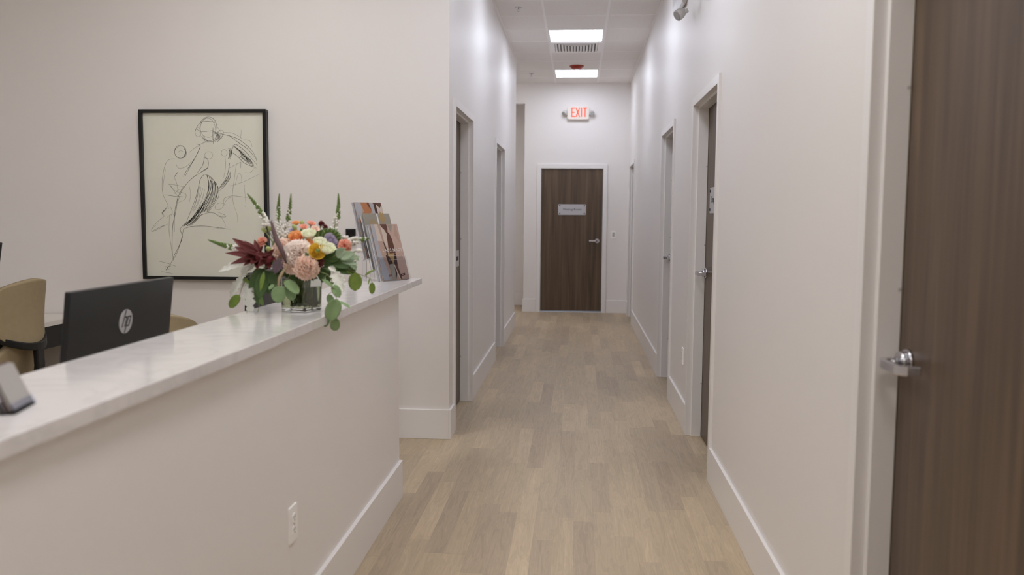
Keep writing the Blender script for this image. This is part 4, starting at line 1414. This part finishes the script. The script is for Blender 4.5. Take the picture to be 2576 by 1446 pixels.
# --- leaves
def sprig(name, label, base_px, leaves, Y, shape, m, grp, cat='foliage', stem_pts=None, lobes=5, thick=.0006, tube_r=.0013):
    """leaves: (x0,y0,x1,y1,width_px,dY,normal)"""
    b = stem_base()
    t_ = thing(name, label, cat, b, group=grp)
    p0 = at(*base_px, Y=Y)
    st = MB()
    st.tube(stem_path(p0, b), tube_r, 6)
    cur = [p0] + [at(x, y, Y=Y + dy) for x, y, dy in (stem_pts or [])]
    if len(cur) > 1: st.tube([Vector(p) for p in smooth([tuple(p) for p in cur], 4)], tube_r * .85, 6)
    lm = MB()
    for (x0, y0, x1, y1, wd, dy, nrm) in leaves:
        a = at(x0, y0, Y=Y + dy)
        e = at(x1, y1, Y=Y + dy + fr_.uniform(-.012, .012))
        d = e - a
        near = min(cur, key=lambda q: (q - a).length)
        if (near - a).length > .004: st.tube([near, a], tube_r * .6, 5)
        leaf_blade(lm, a, d, Vector(nrm), d.length, wd * Y / F, shape, fold=.14 if shape != 'lobed' else .3, droop=fr_.uniform(0, .08), lobes=lobes, nv=9 if shape != 'lobed' else 30)
    st.obj('stem', PM['stem'], t_)
    lm.obj('leaves', PM[m], t_, solid=thick)


FV = (.25, -.9, .35)
TV = (.2, -.5, .85)
EU = 'eucalyptus branches'
sprig('eucalyptus_branch', 'eucalyptus branch with two big round leaves before the vase', (724, 700),
      [(704, 718, 698, 762, 39, -.02, FV), (716, 706, 752, 738, 34, -.01, (.5, -.6, .7)), (722, 712, 738, 756, 30, .01, FV), (690, 716, 676, 728, 14, .0, TV)], 2.85, 'round', 'euc', EU, stem_pts=[(712, 708, -.01), (704, 718, -.02)])
sprig('eucalyptus_branch', 'eucalyptus branch with the large round leaf at the right', (862, 672),
      [(894, 686, 893, 732, 37, 0, FV), (888, 690, 890, 674, 13, .01, FV), (918, 693, 941, 677, 9, .0, (.3, -.5, .9)), (936, 710, 936, 740, 17, 0, FV), (930, 700, 926, 716, 4, .0, FV), (872, 676, 884, 690, 14, .0, TV)], 2.9, 'round', 'bright', EU, stem_pts=[(880, 678, 0), (895, 686, 0), (916, 694, 0), (931, 700, 0), (937, 711, 0)])
sprig('eucalyptus_branch', 'eucalyptus branch trailing over the counter edge', (824, 690),
      [(850, 752, 826, 808, 42, -.03, FV), (846, 800, 840, 833, 27, -.02, FV), (826, 800, 816, 822, 16, .0, FV), (854, 758, 882, 774, 10, -.02, TV), (838, 716, 854, 748, 24, .0, FV), (826, 740, 838, 772, 20, .02, FV), (810, 703, 846, 726, 15, -.01, TV)], 2.82, 'round', 'euc', EU,
      stem_pts=[(834, 705, 0), (842, 730, 0), (846, 755, -.02), (840, 790, -.02), (842, 802, -.02)])
sprig('eucalyptus_branch', 'eucalyptus branch with a single low leaf at far left', (640, 690), [(603, 742, 577, 774, 26, 0, FV), (612, 700, 626, 712, 12, 0, TV)], 2.9, 'round', 'bright', EU, stem_pts=[(622, 700, .0), (610, 720, 0), (603, 742, 0)])
sprig('eucalyptus_branch', 'eucalyptus stem reaching the counter left of the vase', (660, 700), [(627, 797, 660, 799, 8, 0, (.0, -.35, .95)), (650, 735, 662, 770, 12, .0, FV)], 2.87, 'round', 'mgreen', EU, stem_pts=[(655, 730, 0), (652, 770, 0), (645, 796, 0)])

GL = 'dark green leaf sprigs'
sprig('leafy_sprig', 'dark green leaves hanging left under the red bracts', (665, 672),
      [(668, 676, 625, 726, 34, 0, FV), (668, 680, 650, 755, 36, -.02, FV), (672, 682, 676, 742, 30, -.01, FV), (660, 676, 632, 700, 22, .01, FV), (676, 684, 702, 724, 30, -.01, FV), (662, 684, 640, 738, 26, .02, FV), (655, 700, 648, 770, 26, .0, FV)], 2.88, 'lance', 'dgreen', GL)
sprig('leafy_sprig', 'yellow green leaf in the dark leaves at left', (662, 690), [(664, 684, 654, 734, 12, -.04, FV)], 2.88, 'lance', 'bright', GL)
sprig('leafy_sprig', 'dark green leaves under the peach carnations', (735, 690),
      [(716, 682, 742, 704, 22, 0, FV), (735, 690, 775, 706, 24, 0, FV), (750, 690, 800, 700, 22, 0, FV), (770, 694, 790, 706, 16, -.02, TV), (712, 680, 690, 700, 24, .02, FV), (700, 678, 735, 692, 24, .03, FV)], 2.89, 'lance', 'dgreen', GL)
sprig('leafy_sprig', 'dark green leaves below the lavender rose', (820, 660),
      [(810, 645, 836, 662, 24, 0, FV), (820, 650, 860, 650, 26, 0, FV), (815, 665, 850, 682, 26, -.01, FV), (812, 670, 830, 700, 24, 0, FV), (830, 660, 890, 672, 24, -.01, FV), (840, 670, 882, 690, 20, 0, FV), (824, 640, 850, 630, 20, .02, FV), (806, 670, 812, 712, 22, 0, FV), (822, 690, 848, 725, 26, .01, FV)], 2.9, 'lance', 'dgreen', GL)
sprig('leafy_sprig', 'dark green leaves filling behind the blooms at the top', (780, 610),
      [(770, 600, 756, 575, 22, .05, FV), (790, 600, 800, 580, 26, .05, FV), (800, 600, 824, 578, 26, .05, FV), (730, 605, 720, 585, 22, .05, FV), (760, 612, 740, 610, 24, .04, FV), (815, 620, 842, 612, 28, .04, FV), (790, 615, 805, 640, 26, .03, FV), (700, 628, 690, 600, 22, .05, FV), (850, 630, 872, 606, 26, .03, FV), (716, 640, 694, 640, 26, .04, FV), (700, 650, 684, 668, 26, .03, FV)], 2.96, 'lance', 'mgreen', GL)
sprig('leafy_sprig', 'grey green leaves beside the coral carnation on the right', (850, 640),
      [(848, 648, 868, 624, 24, -.02, FV), (856, 650, 892, 634, 24, -.03, FV), (862, 655, 905, 644, 18, -.02, FV), (852, 640, 858, 622, 18, 0, FV), (862, 660, 900, 666, 18, -.02, TV)], 2.88, 'lance', 'sagem', GL)
sprig('leafy_sprig', 'single small dark leaf on the blush carnation', (772, 640), [(768, 634, 780, 658, 9, -.035, FV)], 2.88, 'lance', 'dgreen', GL)
sprig('purple_leaf', 'purple grey leaves left of the peach carnations', (698, 660), [(704, 652, 690, 690, 24, -.05, FV), (700, 650, 716, 680, 16, -.03, FV)], 2.88, 'lance', 'purple', 'bouquet accent leaves')
# striped fan leaf
b = stem_base()
t = thing('fan_leaf', 'green and white striped fan leaf above the lavender rose', 'foliage', b, group='bouquet accent leaves')
fc = at(828, 602, Y=2.95)
gm, wm_ = MB(), MB()
for i in range(15):
    a = R(118 - 11 * i)
    e = at(828 + 34 * math.cos(a), 602 - 30 * math.sin(a), Y=2.93)
    (gm if i % 2 else wm_)
    leaf_blade(gm, fc, e - fc, Vector((.2, -.9, .4)), (e - fc).length, .02, 'lance', fold=.35)
    if i % 2 == 0: leaf_blade(wm_, fc + Vector((0, -.0022, .0006)), e - fc, Vector((.2, -.9, .4)), (e - fc).length * .88, .0075, 'lance', fold=.2)
gm.obj('leaf_fold', PM['mgreen'], t, solid=.0006)
wm_.obj('pale_stripe', PM['bud'], t, solid=.0006)
MB().tube(stem_path(fc, b), .0018, 6).obj('stem', PM['stem'], t)

DM = 'silver dusty miller leaves'
sprig('dusty_miller', 'silvery leaf stretching left below the red bracts', (640, 668), [(625, 664, 549, 682, 30, 0, (.1, -.7, .7)), (628, 672, 606, 690, 24, 0, FV), (640, 668, 618, 676, 24, .0, FV)], 2.92, 'lobed', 'sage', DM)
sprig('dusty_miller', 'silvery leaf drooping at far left above the low leaf', (632, 690), [(612, 694, 577, 748, 26, 0, FV), (622, 690, 596, 700, 12, .01, TV)], 2.93, 'lobed', 'sage', DM)
sprig('dusty_miller', 'silvery leaf drooping towards the counter left of the vase', (648, 706), [(622, 708, 632, 796, 34, 0, FV), (640, 710, 648, 760, 18, .01, FV)], 2.9, 'lobed', 'sage', DM)
sprig('dusty_miller', 'silvery scalloped leaf right of the vase', (828, 676), [(836, 680, 864, 734, 38, -.02, FV), (826, 672, 846, 682, 16, -.03, FV)], 2.86, 'lobed', 'sage', DM)
sprig('dusty_miller', 'small silvery leaves at the right end of the bouquet', (868, 640), [(880, 652, 896, 680, 22, 0, FV), (885, 640, 903, 656, 14, 0, FV), (872, 664, 892, 684, 20, .01, FV)], 2.9, 'lobed', 'sagem', DM)

for o in bpy.data.objects:
    if '_local' in o.keys(): del o['_local']
